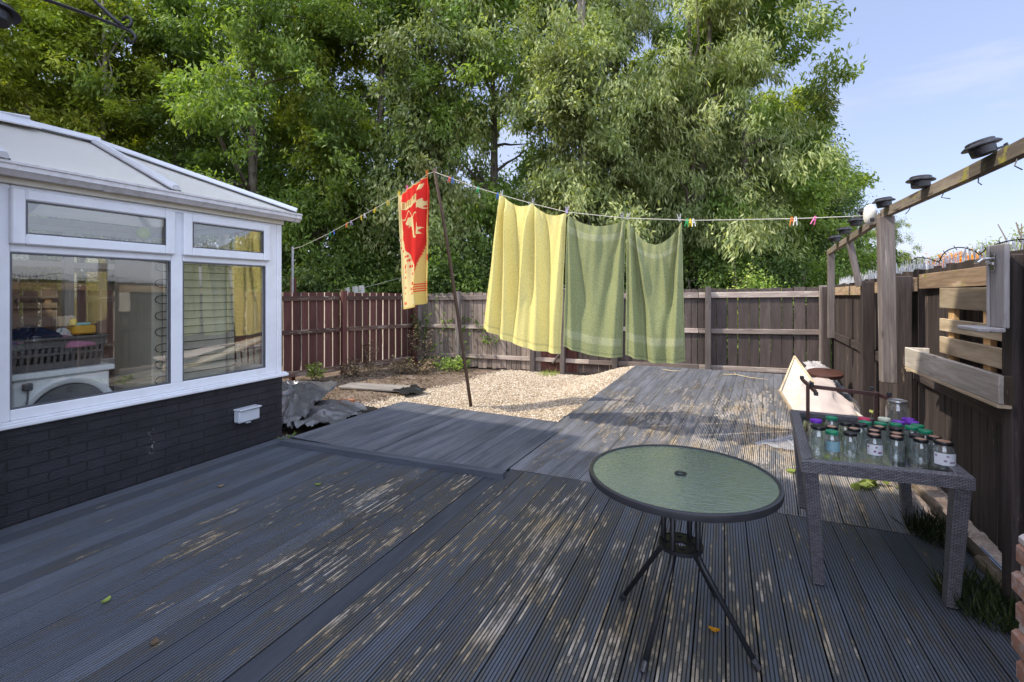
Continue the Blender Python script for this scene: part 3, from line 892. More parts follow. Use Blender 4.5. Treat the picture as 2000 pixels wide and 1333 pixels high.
# top opening lights
for (ya, yb) in ((1.585, 2.648), (2.722, 3.612)):
    f = MB(); z0, z1 = 1.925, 2.312; w_ = .078
    for (a, b, c, d_) in ((ya, ya + w_, z0, z1), (yb - w_, yb, z0, z1), (ya + w_ + .0005, yb - w_ - .0005, z0, z0 + w_), (ya + w_ + .0005, yb - w_ - .0005, z1 - w_, z1)):
        f.box((FXF + .052, (a + b) / 2, (c + d_) / 2), (.05, b - a, d_ - c), bev=.009)
    fo = f.build('opening_light', M['pvc'], cons)
    g_ = MB(); g_.box((FXF + .045, (ya + yb) / 2, (z0 + z1) / 2), (.012, yb - ya - 2 * w_, z1 - z0 - 2 * w_)); g_.build('pane', M['pane'], fo)
    sm = MB(); e = w_ + .0002; q = .008
    for (a, b, c, d_) in ((ya + e, ya + e + q, z0 + e, z1 - e), (yb - e - q, yb - e, z0 + e, z1 - e), (ya + e + q, yb - e - q, z0 + e, z0 + e + q), (ya + e + q, yb - e - q, z1 - e - q, z1 - e)):
        sm.box((FXF + .062, (a + b) / 2, (c + d_) / 2), (.02, b - a, d_ - c))
    sm.build('seal', M['leadgrey'], fo)
# end wall and far wall glazing
def glaze_y(y, xa, xb, n):
    mb = MB(); w_ = (xb - xa) / n
    for i in range(n + 1): mb.box((xa + i * w_, y, (ZB + ZT) / 2), (.085, .07, ZT - ZB))
    for z in (ZB + .035, 1.905, ZT - .03):
        for i in range(n): mb.box((xa + (i + .5) * w_, y, z), (w_ - .088, .066, .065))
    mb.build('window_frame', M['pvc'], cons)
    for i in range(n):
        g_ = MB(); g_.box((xa + (i + .5) * w_, y, 1.31), (w_ - .09, .01, 1.1)); g_.build('pane', M['pane'], cons)
        g_ = MB(); g_.box((xa + (i + .5) * w_, y, 2.1), (w_ - .09, .01, .32)); g_.build('pane', M['pane'], cons)
glaze_y(CR_ - .05, FX + .06, CX_ - .13, 3)
def glaze_x(x, ya, yb, n):
    mb = MB(); w_ = (yb - ya) / n
    for i in range(n + 1): mb.box((x, ya + i * w_, (ZB + ZT) / 2), (.07, .085, ZT - ZB))
    for z in (ZB + .035, 1.905, ZT - .03):
        for i in range(n): mb.box((x, ya + (i + .5) * w_, z), (.066, w_ - .088, .065))
    mb.build('window_frame', M['pvc'], cons)
    for i in range(n):
        g_ = MB(); g_.box((x, ya + (i + .5) * w_, 1.31), (.01, w_ - .09, 1.1)); g_.build('pane', M['pane'], cons)
        g_ = MB(); g_.box((x, ya + (i + .5) * w_, 2.1), (.01, w_ - .09, .32)); g_.build('pane', M['pane'], cons)
glaze_x(FX + .05, CL + .05, CR_ - .14, 3)
mb = MB(); mb.box((-5.68, CL + .01, 1.45), (2.4, .03, 2.6)); mb.build('rear_wall', M['plaster'], cons)
# eaves box
mb = MB()
mb.box((CX_ - .03, (CL + CR_) / 2, 2.375), (.13, CR_ - CL, .078), bev=.004)
mb.box(((FX + CX_) / 2 - .03, CR_ - .05, 2.3745), (CX_ - FX - .2, .10, .078), bev=.004)
mb.box((FX + .03, (CL + CR_) / 2, 2.376), (.13, CR_ - CL, .078), bev=.004)
mb.build('eaves_beam', M['pvc_cream'], cons)
# gutter: ogee section along y
gp = [(.006, .002), (.006, -.014), (-.004, -.018), (-.002, -.050), (-.012, -.058), (-.034, -.088), (-.075, -.088), (-.085, -.07), (-.085, .0), (-.078, 0), (-.078, -.066), (-.036, -.078), (-.018, -.054), (-.010, -.04), (-.010, -.018), (-.004, .002)]
def gutter_run(mb, x, y0, y1, z):
    n = len(gp)
    vs = [(x + a, y, z + b) for y in (y0, y1) for (a, b) in gp]
    fs = [(i, (i + 1) % n, n + (i + 1) % n, n + i) for i in range(n)] + [tuple(range(n)), tuple(range(2 * n - 1, n - 1, -1))]
    mb._add(vs, fs, [(p[0], p[1], p[2]) for p in vs])
mb = MB(); gutter_run(mb, CX_ + .155, CL - .02, 3.925, 2.462)
for yq in (2.10, 3.16, 3.875):
    n = len(gp)
    g2 = [(a * 1.12 + .003, b * 1.06 + .003) for a, b in gp[:8]]
    vs = [(CX_ + .157 + a, y, 2.460 + b) for y in (yq - .028, yq + .028) for (a, b) in g2]
    k8 = len(g2)
    mb._add(vs, [(i, i + 1, k8 + i + 1, k8 + i) for i in range(k8 - 1)])
mb.build('gutter', M['gutter'], cons, auto=40)
# roof
AP = Vector((-5.66, 2.62, 3.06)); RG = Vector((-5.66, CL, 3.06))
ex, ez = CX_ + .10, 2.475
C1 = Vector((ex, CR_ + .10, ez)); C0 = Vector((ex, CL, ez)); C2 = Vector((FX - .10, CR_ + .10, ez)); C3 = Vector((FX - .10, CL, ez))
mb = MB()
th = Vector((0, 0, -.025))
for tri in ((C0, C1, AP, RG), (C1, C2, AP), (C2, C3, RG, AP)):
    n = len(tri)
    vs = list(tri) + [p + th for p in tri]
    mb._add(vs, [tuple(range(n)), tuple(range(2 * n - 1, n - 1, -1))] + [(i, n + i, n + (i + 1) % n, (i + 1) % n) for i in range(n)])
mb.build('roof', M['polyroof'], cons)
def capbar(a, b, w_=.075, h=.035, name='glazing_bar', mat=None, lift=.015):
    mb = MB(); a = Vector(a); b = Vector(b)
    d = (b - a).normalized(); x = d.cross(Vector((0, 0, 1))).normalized(); z = x.cross(d)
    sec = [(-w_ / 2, -.006), (-w_ / 2, .008), (-w_ * .28, h), (w_ * .28, h), (w_ / 2, .008), (w_ / 2, -.006)]
    vs = [p + x * s[0] + z * (s[1] + lift) for p in (a, b) for s in sec]
    n = 6
    mb._add(vs, [(i, (i + 1) % n, n + (i + 1) % n, n + i) for i in range(n)] + [tuple(range(n - 1, -1, -1)), tuple(range(n, 2 * n))])
    u = MB()
    u.beam(a + x * (w_ / 2 + .004) - d * 0 + z * .004, b + x * (w_ / 2 + .004) + z * .004, .008, .010, z)
    u.beam(a - x * (w_ / 2 + .004) + z * .004, b - x * (w_ / 2 + .004) + z * .004, .008, .010, z)
    o_ = mb.build(name, mat or M['pvc'], cons)
    u.build('bar_seal', M['leadgrey'], o_)
    return o_
capbar(AP, C1 + Vector((0, 0, .0)), .085, .04, 'hip_bar')
capbar(AP, C2, .085, .04, 'hip_bar')
capbar(AP + Vector((.03, 0, -.012)), (ex + .02, 2.60, ez), .07, .035)
capbar(AP + Vector((-.03, 0, -.012)), (FX - .10, 2.60, ez), .07, .035)
capbar((-5.63, 1.52, 3.05), (ex + .02, 1.51, ez), .07, .035)
capbar(RG, AP + Vector((0, .05, 0)), .10, .05, 'ridge_cap')
mb = MB()
mb.beam((-5.52, CL, 3.045), (-5.60, 2.16, 3.10), .22, .012, (.6, 0, 1)); mb.beam((-5.80, CL, 3.045), (-5.72, 2.16, 3.10), .22, .012, (-.6, 0, 1))
mb.beam((-5.66, CL, 3.155), (-5.66, 1.93, 3.155), .05, .07, bev=.012)
mb.build('ridge_flashing', M['pvc'], cons)
# interior rafters
mb = MB()
for a, b in ((AP, C1), (AP, C2), (AP, Vector((ex, 2.6, ez))), (AP, Vector((FX - .1, 2.6, ez))), (AP, RG)):
    mb.beam(Vector(a) + Vector((0, 0, -.05)), Vector(b) + Vector((0, 0, -.05)), .05, .04)
mb.build('rafter', M['pvc_cream'], cons)

# outdoor socket on the base wall
t_ = thing('outdoor_socket', 'pale grey weatherproof socket box on the black brick wall', 'socket', (-4.44, 3.33, .35))
mb = MB(); mb.box((-4.405, 3.335, .352), (.085, .235, .125), bev=.012); mb.build('housing', M['grey_box'], t_, auto=40)
mb = MB(); mb.box((-4.395, 3.335, .420), (.11, .245, .016), bev=.006); mb.build('cover', M['grey_box'], t_)
mb = MB(); mb.box((-4.408, 3.34, .280), (.05, .05, .022), bev=.004); mb.build('cable_gland', M['grey_box'], t_)

# ---- inside the conservatory
FZ = .12
t_ = thing('tumble_dryer', 'white appliance with a round dark drum, standing just inside the window', 'dryer', (-4.95, 1.98, FZ))
mb = MB(); mb.box((-4.95, 1.985, FZ + .415), (.54, .60, .83), bev=.012); mb.build('body', M['appliance'], t_)
mb = MB(); mb.box((-4.945, 1.985, FZ + .855), (.60, .645, .045), bev=.008); mb.build('top', M['appliance'], t_)
RY = Matrix.Rotation(PI / 2, 3, 'Y')
mb = MB(); mb.lathe([(.262, .0), (.278, .014), (.302, .02), (.312, .012), (.318, 0)], (-4.679, 2.02, .62), 40, RY); mb.build('drum_surround', M['appliance'], t_, auto=40)
mb = MB(); mb.lathe([(.255, .0), (.255, .018), (.05, .010), (.012, .010), (.012, .02)], (-4.679, 2.02, .62), 40, RY); mb.build('drum_cover', M['drum'], t_, auto=40)
mb = MB(); mb.box((-4.655, 1.76, .90), (.035, .055, .055), bev=.008); mb.tube([(-4.65, 1.76, .87), (-4.64, 1.755, .80), (-4.65, 1.74, .72), (-4.66, 1.725, .62)], .006, 6); mb.build('plug', M['leadgrey'], t_)

t_ = thing('laundry_basket', 'dark grey slotted plastic laundry basket on top of the white appliance', 'basket', (-4.93, 1.96, 1.0))
bx0, bx1, by0, by1, bz0, bz1 = -5.16, -4.70, 1.62, 2.27, 1.0, 1.235
mb = MB()
mb.box(((bx0 + bx1) / 2, (by0 + by1) / 2, bz0 + .008), (bx1 - bx0 - .06, by1 - by0 - .06, .012))
def slope_x(z): return (z - bz0) / (bz1 - bz0) * .035
for zc, h in ((bz0 + .028, .05), (bz0 + .118, .018), (bz0 + .20, .06)):
    s_ = slope_x(zc) - .035
    mb.box((bx1 + s_, (by0 + by1) / 2, zc), (.008, by1 - by0 + 2 * s_, h)); mb.box((bx0 - s_, (by0 + by1) / 2, zc), (.008, by1 - by0 + 2 * s_, h))
    mb.box(((bx0 + bx1) / 2, by0 - s_, zc), (bx1 - bx0 + 2 * s_, .008, h)); mb.box(((bx0 + bx1) / 2, by1 + s_, zc), (bx1 - bx0 + 2 * s_, .008, h))
ny_ = 17
for i in range(ny_):
    y = by0 + .02 + (by1 - by0 - .04) * i / (ny_ - 1)
    mb.beam((bx1 - .033, y, bz0 + .05), (bx1 - .008, y, bz0 + .175), .020, .006, (1, 0, 0)); mb.beam((bx0 + .033, y, bz0 + .05), (bx0 + .008, y, bz0 + .175), .020, .006, (1, 0, 0))
for i in range(11):
    x = bx0 + .02 + (bx1 - bx0 - .04) * i / 10
    mb.beam((x, by1 - .033, bz0 + .05), (x, by1 - .008, bz0 + .175), .020, .006, (0, 1, 0))
mb.build('body', M['basket'], t_)
mb = MB()
for (a, b) in (((bx1 + .004, by0), (bx1 + .004, by1)), ((bx0 - .004, by0), (bx0 - .004, by1)), ((bx0, by0 - .004), (bx1, by0 - .004)), ((bx0, by1 + .004), (bx1, by1 + .004))):
    mb.beam((*a, bz1), (*b, bz1), .035, .022, bev=.006)
mb.build('rim', M['basket'], t_)

def heap(name, label, mat, c, s, seed, cat='clothes', amp=.35):
    rd = random.Random(seed); ph = [rd.uniform(0, 6.28) for _ in range(8)]
    def fn(u, v):
        a = 2 * PI * u; e = PI / 2 * (1 - v) * 1.0
        k = 1 + amp * .5 * math.sin(3 * a + ph[0] + 2 * e) + amp * .3 * math.sin(7 * a + ph[1] - 3 * e) + amp * .2 * math.sin(11 * a + ph[2])
        r = math.cos(e) * (1 + .25 * math.sin(2 * a + ph[3]))
        z = math.sin(e) * (1 + amp * .5 * math.sin(5 * a + ph[4] + 4 * v)) 
        return (c[0] + s[0] * r * math.cos(a) * k, c[1] + s[1] * r * math.sin(a) * k, c[2] + s[2] * max(0, z))
    mb = MB(); mb.grid(fn, 40, 12)
    return tag(mb.build(name, mat, None, smooth=True), label, cat)
heap('clothes_pile', 'crumpled pink and white washing lying in the basket under the navy garment', M['pinkcloth'], (-4.93, 1.98, 1.16), (.19, .27, .10), 2)
heap('navy_garment', 'dark navy garment heaped on top of the laundry basket', M['navy'], (-4.86, 1.86, 1.20), (.11, .15, .12), 5)
heap('white_garment', 'small white garment beside the navy one in the laundry basket', M['whitecloth'], (-4.86, 2.04, 1.21), (.07, .06, .085), 8)
t_ = thing('toy_tub', 'yellow tub with a pale teal lid on the right end of the basket', 'tub', (-4.88, 2.18, 1.235))
mb = MB(); mb.box((-4.86, 2.17, 1.285), (.12, .16, .07), bev=.012, taper=0); mb.build('tub', simple('yellow_plastic', (.62, .33, .02), .4), t_)
mb = MB(); mb.box((-4.86, 2.155, 1.333), (.11, .12, .022), bev=.008); mb.build('lid', simple('teal_plastic', (.30, .58, .54), .4), t_)
mb = MB(); mb.lathe([(.022, 0), (.026, .03), (.012, .05)], (-4.82, 2.10, 1.33), 10); mb.build('spout', simple('yellow_cap', (.75, .55, .03), .4), t_)

t_ = thing('fridge', 'fridge with its wire condenser grid facing out through the right hand window', 'fridge', (-5.0, 3.03, FZ))
mb = MB(); mb.box((-5.02, 3.03, FZ + .90), (.60, .80, 1.80), bev=.01); mb.build('body', M['fridge'], t_)
mb = MB()
n = 21; ya, yb = 2.68, 3.38; zs = [FZ + .26 + i * .074 for i in range(n)]
pts = []
for i, z in enumerate(zs):
    a, b = (ya, yb) if i % 2 == 0 else (yb, ya)
    pts += [(-4.69, a, z), (-4.69, b, z)]
    if i < n - 1:
        sg = 1 if b == yb else -1
        pts += [(-4.69, b + sg * .03, z + .012), (-4.69, b + sg * .042, z + .037), (-4.69, b + sg * .03, z + .062)]
mb.tube(pts, .0045, 6)
mb.build('condenser', M['coil'], t_)
mb = MB(); mb.box((-4.705, 2.72, FZ + 1.0), (.012, .02, 1.5)); mb.box((-4.705, 3.34, FZ + 1.0), (.012, .02, 1.5)); mb.build('bracket', M['steel'], t_)
# low drying rack with pale cloths
t_ = thing('drying_rack', 'low wire drying rack with a few pale cloths near the corner window', 'drying rack', (-4.95, 3.55, .70))
mb = MB()
for x in (-4.80, -5.15): mb.tube([(x, 3.46, .97), (x, 3.80, .99)], .004, 6)
for y in (3.48, 3.78): mb.tube([(-4.80, y, .975), (-5.15, y, .975)], .004, 6); mb.tube([(-4.80, y, .975), (-4.80, y, .72)], .004, 6); mb.tube([(-5.15, y, .975), (-5.15, y, .72)], .004, 6)
mb.build('frame', M['steel'], t_)
for i, y in enumerate((3.53, 3.60, 3.68, 3.75)):
    c = MB(); c.grid(lambda u, v, y=y, i=i: (-4.80 - .005 + .01 * math.sin(6 * u), y - .025 + .05 * u + .012 * v, .985 - .20 * v), 4, 4)
    c.build('cloth', M['creamcloth'], t_)
tag(t_, None)
t_ = thing('yellow_ball', 'small yellow ball hanging at the top of the left window', 'ball', (-4.72, 2.56, 2.1))
mb = MB(); mb.lathe([(.004, -.055)] + [(.055 * math.cos(a), .055 * math.sin(a)) for a in [(-80 + 16 * i) * PI / 180 for i in range(11)]] + [(.004, .055)], (-4.72, 2.56, 2.12), 16); mb.build('ball', simple('lime_ball', (.48, .58, .03), .5), t_, smooth=True)
mb = MB(); mb.tube([(-4.72, 2.56, 2.17), (-4.72, 2.56, 2.36)], .002, 5); mb.build('cord', M['rope'], t_)

# ------------------------------------------------------------------ clothes line, towels, pegs
line_pts = [(-7.53, 6.66, 2.42), (-7.202, 6.581, 2.445), (-6.279, 6.29, 2.60), (-5.708, 6.11, 2.715), (-5.26, 5.969, 2.80), (-4.873, 5.846, 2.874), (-4.562, 5.748, 2.945), (-4.304, 5.667, 2.998), (-3.98, 5.565, 3.095), (-3.656, 5.463, 3.20),
            (-3.53, 5.421, 3.205), (-3.222, 5.397, 3.076), (-2.828, 5.367, 2.914), (-2.529, 5.343, 2.807), (-2.073, 5.308, 2.65), (-1.629, 5.274, 2.514), (-.955, 5.222, 2.396), (-.385, 5.178, 2.336), (-.291, 5.171, 2.324), (.601, 5.102, 2.277), (.77, 5.089, 2.272), (1.215, 5.055, 2.262)]
mb = MB(); mb.tube(line_pts, .0045, 6)
tag(mb.build('washing_line', M['rope'], None, smooth=True), 'thin pale washing line stretched across the yard over the towels', 'washing line')
def line_at(x):
    for a, b in zip(line_pts[:-1], line_pts[1:]):
        if a[0] <= x <= b[0]:
            t = (x - a[0]) / (b[0] - a[0]); return Vector(a).lerp(Vector(b), t)
    return Vector(line_pts[-1])

t_ = thing('line_prop', 'tall leaning wooden prop pole holding up the middle of the washing line', 'pole', (-3.35, 6.10, -.12))
mb = MB(); mb.tube([(-3.345, 6.12, -.12), (-3.375, 6.04, .35), (-3.41, 5.90, 1.05), (-3.45, 5.76, 1.8), (-3.50, 5.60, 2.6), (-3.53, 5.43, 3.21)], [.024, .024, .023, .022, .022, .020], 8); mb.build('pole', M['stick'], t_, smooth=True)
mb = MB(); mb.beam((-3.535, 5.425, 3.20), (-3.545, 5.42, 3.25), .008, .03); mb.beam((-3.52, 5.435, 3.20), (-3.515, 5.44, 3.25), .008, .03); mb.build('notch', M['stick'], t_)

t_ = thing('line_post', 'brown wooden post with a metal tube on top at the left end of the line', 'post', (-7.6, 6.72, -.12))
mb = MB(); mb.beam((-7.66, 6.76, -.12), (-7.58, 6.72, 1.86), .085, .085, (0, 1, 0), bev=.006); mb.build('timber_post', M['fence_red'], t_)
mb = MB(); mb.tube([(-7.545, 6.665, 1.45), (-7.535, 6.66, 2.46)], .024, 8); mb.build('metal_tube', M['steel'], t_)

def towel(name, label, mat, TL, TR, BL, BR, pins, folds, sag=.05, bow=.05, bot=.0, nu=70, nv=90, cat='towel', colfn=None, back=0.0):
    TL, TR, BL, BR = map(Vector, (TL, TR, BL, BR))
    nrm = (TR - TL).cross(BL - TL).normalized()
    if nrm.y > 0: nrm = -nrm
    def fn(u, v):
        top = TL.lerp(TR, u); bt = BL.lerp(BR, u)
        # top edge droops between pins
        s_ = 0
        for a, b in zip(pins[:-1], pins[1:]):
            if a <= u <= b: s_ = 4 * (u - a) * (b - u) / (b - a) ** 2 * (b - a)
        p = top.lerp(bt, v)
        p.z -= sag * s_ * (1 - v) ** 2
        p.z -= bot * math.sin(PI * u) * v ** 2
        f = 0
        for (uc, ut, amp, wid, fade) in folds:      # ridge that starts at uc on the line and runs to ut at the hem
            c_ = uc + (ut - uc) * v ** .8
            ww = wid * (.35 + .65 * v)
            f += 1.15 * amp * math.exp(-((u - c_) / ww) ** 2) * (min(1, v / .12 + .25)) * (1 - fade * v)
        f += .006 * math.sin(37 * u + 6 * v) * (1 - v) + .004 * math.sin(21 * u - 15 * v) + .05 * bow * math.sin(PI * v)
        f += .018 * math.sin(PI * 2 * v + 3 * u) * math.sin(PI * u)
        return p + nrm * f
    mb = MB(); mb.grid(fn, nu, nv)
    o = mb.build(name, mat, None, smooth=True)
    if colfn:
        at = o.data.attributes.new('pat', 'FLOAT_COLOR', 'POINT')
        at.data.foreach_set('color', [x for g in mb.g for x in (*colfn(g[0], g[1]), 1)])
    return tag(o, label, cat)
YEL = (.90, .79, .30); YEL2 = (.60, .56, .20)
GRN = (.315, .345, .165); GRB = (.40, .42, .24)
def ycol(u, v):
    k = .80 if (.955 < v < .962) else (1.06 if v > .962 or u < .012 or u > .988 else 1)
    if .012 < u < .02 or .98 < u < .988: k = .86
    return tuple(x * k for x in YEL)
def gcol(v0, v1):
    def f(u, v):
        if .972 < v < .978 or .012 < u < .021 or .979 < u < .988: return tuple(x * .78 for x in GRN)
        if v > .978 or u < .012 or u > .988: return tuple(x * 1.12 for x in GRN)
        if v0 < v < v0 + .055 or v1 < v < v1 + .05: return GRB
        return GRN
    return f
M['tow_y'] = cloth('yellow_towelling', None, .22, 330, .5, 'pat', .10)
M['tow_g'] = cloth('green_towelling', None, .14, 200, .9, 'pat', .16)
M['tow_b'] = cloth('beach_towelling', None, .28, 330, .4, 'pat', .06)
towel('yellow_towel', 'large plain yellow bath towel pegged on the line', M['tow_y'],
      (-2.525, 5.343, 2.80), (-1.64, 5.275, 2.51), (-2.76, 5.365, 1.14), (-1.715, 5.28, .875),
      (0, .06, .52, 1), [(.03, .10, .06, .05, 0), (.07, .20, -.045, .05, 0), (.13, .30, .075, .07, .1), (.22, .42, -.05, .08, 0), (.50, .44, .07, .06, .3), (.54, .62, -.03, .05, .2), (.58, .72, .06, .07, .2), (.70, .84, -.05, .08, .1), (.97, .92, .06, .08, 0), (.40, .58, .03, .1, 0), (.99, .99, -.03, .03, 0)],
      sag=.16, bot=.06, nu=110, colfn=ycol)
towel('green_towel', 'sage green towel hanging between the yellow towel and the other green one', M['tow_g'],
      (-1.612, 5.272, 2.475), (-.960, 5.222, 2.385), (-1.67, 5.278, .975), (-.994, 5.225, .885),
      (0, 1), [(.02, .16, .05, .08, 0), (.06, .42, -.03, .16, .3), (.97, .86, .045, .08, 0), (.95, .6, -.03, .12, .2), (.5, .5, .02, .2, 0), (.0, .02, .03, .04, 0), (1, .98, -.02, .04, 0)],
      sag=.10, bot=.045, nu=110, colfn=gcol(.075, .865))
towel('green_towel', 'sage green towel with pale bands, rightmost of the hung towels', M['tow_g'],
      (-.930, 5.221, 2.385), (-.375, 5.178, 2.325), (-.955, 5.223, .92), (-.343, 5.175, .885),
      (0, 1), [(.04, .18, .055, .08, 0), (.1, .34, -.05, .10, .1), (.14, .50, .035, .10, .1), (.98, .84, .055, .08, 0), (.93, .68, -.05, .09, .2), (.0, .02, .02, .04, 0), (.6, .78, .02, .08, 0)],
      sag=.26, bot=.05, nu=110, colfn=gcol(.10, .83))

RED = (.80, .045, .035); CRM = (.88, .74, .36); YB = (.80, .60, .18)
def inpoly(u, v, P):
    c = False; j = len(P) - 1
    for i in range(len(P)):
        if (P[i][1] > v) != (P[j][1] > v) and u < (P[j][0] - P[i][0]) * (v - P[i][1]) / (P[j][1] - P[i][1]) + P[i][0]: c = not c
        j = i
    return c
dol = [(.28, .285), (.34, .25), (.44, .245), (.50, .27), (.49, .31), (.50, .36), (.49, .40), (.56, .435), (.50, .43), (.45, .42), (.44, .37), (.42, .33), (.38, .32), (.35, .335), (.36, .31), (.31, .305)]
crab = [(.68, .36), (.72, .33), (.74, .36), (.80, .34), (.80, .38), (.86, .39), (.80, .41), (.84, .44), (.76, .44), (.72, .46), (.69, .43), (.64, .44), (.67, .40)]
sun_ = [(.82 + (.055 if i % 2 == 0 else .09) * math.cos(i * PI / 8) * 1.5, .20 + (.025 if i % 2 == 0 else .05) * math.sin(i * PI / 8)) for i in range(16)]
ban = [(.14, .075), (.30, .105), (.48, .10), (.64, .075), (.78, .045), (.90, .04), (.86, .085), (.80, .10), (.66, .135), (.50, .165), (.30, .17), (.14, .14)]
palm = [(.60, .54), (.66, .525), (.70, .535), (.75, .55), (.71, .55), (.70, .59), (.74, .62), (.66, .62), (.675, .56), (.62, .565)]
def interp(v, pts):
    for (a, b), (c, d) in zip(pts[:-1], pts[1:]):
        if a <= v <= c: return b + (d - b) * (v - a) / (c - a)
    return pts[-1][1]
def bcol(u, v):
    if v < .008 or v > .99 or u < .02: return YB
    fold = interp(v, [(0, 1.0), (.22, .99), (.35, .95), (.6, .84), (.88, .64), (.90, .72), (1, .74)])
    if u > fold:                                                     # the folded-back edge shows the reverse
        if .83 < v < .90 and (int(v * 110) % 2 == 0): return RED
        if .62 < v < .67 and u > .90: return RED
        return YB
    if u > fold - .05 and .2 < v < .9: return tuple(x * .8 for x in RED)
    left = interp(v, [(0, .10), (.20, .13), (.28, .20), (.33, .16), (.45, .17), (.52, .26), (.60, .40), (.68, .47), (.74, .50), (.80, .56), (.86, .62), (.88, 1)])
    if inpoly(u, v, ban):
        if .095 < v + .10 * (u - .3) * (1 if u > .5 else .2) < .150 and int(u * 46) % 3 != 0 and .2 < u < .76: return (.66, .34, .12)
        return CRM
    if inpoly(u, v, dol) or inpoly(u, v, crab) or inpoly(u, v, palm) or inpoly(u, v, sun_): return CRM
    w_ = .235 + .022 * math.sin(u * 30) + .02 * math.sin(u * 13)
    if abs(v - w_) < .005 and u > .15: return CRM
    if u < left + .02 * math.sin(v * 60):
        if .62 < v < .70 and .14 < u < .24 and math.sin(v * 120 + u * 30) > -.2: return RED
        for (vv, ua, ub) in ((.47, .05, .10), (.40, .05, .10), (.505, .10, .17), (.56, .18, .32), (.60, .26, .36), (.655, .30, .42), (.72, .38, .50), (.735, .12, .2), (.80, .38, .55), (.845, .36, .56), (.885, .40, .60), (.82, .1, .2), (.87, .1, .18), (.955, .08, .24)):
            if abs(v - vv) < .010 and ua < u < ub and math.sin(u * 110 + vv * 70) > -.55: return RED
        return CRM
    return RED
towel('beach_towel', 'red and cream beach towel printed with a dolphin, pegged left of the prop pole', M['tow_b'],
      (-4.304, 5.667, 2.99), (-3.66, 5.463, 3.19), (-4.17, 5.625, 1.345), (-3.67, 5.466, 1.46),
      (0, .35, .55, 1), [(.85, .70, .09, .10, 0), (.95, .86, -.05, .07, 0), (.2, .25, .03, .15, 0), (.04, .04, .02, .05, 0)],
      sag=.05, bot=.02, nu=90, nv=220, colfn=bcol)

PEGM = {}
def pegmat(c):
    if c not in PEGM: PEGM[c] = simple('peg_' + c, {'green': (.02, .36, .11), 'blue': (.05, .16, .58), 'orange': (.75, .20, .02), 'yellow': (.80, .58, .03), 'white': (.75, .74, .72), 'red': (.65, .04, .04), 'grey': (.42, .42, .42), 'lilac': (.45, .38, .60), 'pink': (.80, .13, .36)}[c], .35, var=.05)
    return PEGM[c]
PM = {}
def peg(c, x, up, label, tilt=0, dz=0):
    p = line_at(x)
    key = (c, up)
    if key not in PM:
        mb = MB(); sg = 1 if up else -1
        for s_ in (-1, 1):
            a = Vector((s_ * .004, 0, -sg * .022)); b = Vector((s_ * .016, 0, sg * .060))
            mb.beam(a, b, .010, .008, (1, 0, 0), bev=.002, taper=.1)
        mb.tube([(0, -.007, sg * .016), (0, .007, sg * .016)], .007, 8)
        o = mb.build('clothes_peg', pegmat(c)); PM[key] = o
    else:
        o = PM[key].copy(); COL.objects.link(o)
    o.location = (p.x, p.y, p.z + (.004 if up else -.004) + dz); o.rotation_euler = (random.uniform(-.15, .15), tilt, random.uniform(-.5, .5))
    return tag(o, label, 'peg', 'clothes pegs on the washing line')
for c, x, up, lb, ti in [
    ('green', -6.2, 0, 'green peg nearest the left post on the washing line', .1),
    ('blue', -6.08, 0, 'blue peg next to the leftmost green peg', -.2),
    ('orange', -5.67, 0, 'orange peg on the bare line left of the beach towel', .2),
    ('lilac', -5.54, 0, 'lilac peg beside the orange one left of the beach towel', -.1),
    ('yellow', -5.25, 0, 'yellow peg beside a white peg, left of the beach towel', .15),
    ('white', -5.16, 0, 'white peg between two yellow pegs left of the beach towel', -.15),
    ('yellow', -4.88, 0, 'yellow peg halfway between the white peg and the beach towel', .3),
    ('yellow', -4.56, 0, 'yellow peg on the bare line closest to the beach towel', -.2),
    ('yellow', -4.29, 1, 'yellow peg holding the lower left corner of the beach towel', 0),
    ('pink', -4.11, 1, 'pink peg on the top edge of the beach towel', .1),
    ('white', -3.98, 1, 'white peg on the top edge of the beach towel', -.1),
    ('orange', -3.675, 1, 'orange peg holding the beach towel beside the prop pole', 0),
    ('red', -3.28, 0, 'red peg just right of the prop pole', .15),
    ('blue', -3.23, 0, 'blue peg touching the red one right of the prop pole', -.1),
    ('green', -2.835, 0, 'green peg alone between the prop pole and the yellow towel', .2),
    ('blue', -2.55, 0, 'blue peg at the left corner of the yellow towel', .2),
    ('grey', -2.49, 1, 'grey peg at the left corner of the yellow towel', -.1),
    ('grey', -2.07, 1, 'grey peg in the middle of the yellow towel', .2),
    ('lilac', -1.635, 1, 'lilac peg where the yellow and green towels meet', 0),
    ('grey', -0.99, 1, 'left grey peg of the pair between the two green towels', -.2),
    ('grey', -0.93, 1, 'right grey peg of the pair between the two green towels', .2),
    ('grey', -.40, 1, 'grey peg at the right corner of the rightmost green towel', -.1),
    ('green', -.325, 0, 'green peg just right of the rightmost green towel', .1),
    ('yellow', -.295, 0, 'yellow peg between a green and a white peg right of the towels', 0),
    ('white', -.265, 0, 'white peg right of the towels beside the yellow one', -.1),
    ('orange', .595, 0, 'orange peg on the bare line near the right end', 0),
    ('white', .625, 0, 'white peg touching the orange one near the right end of the line', .05),
    ('pink', .775, 0, 'pink peg nearest the line reel', .35)]:
    peg(c, x, up, lb, ti)

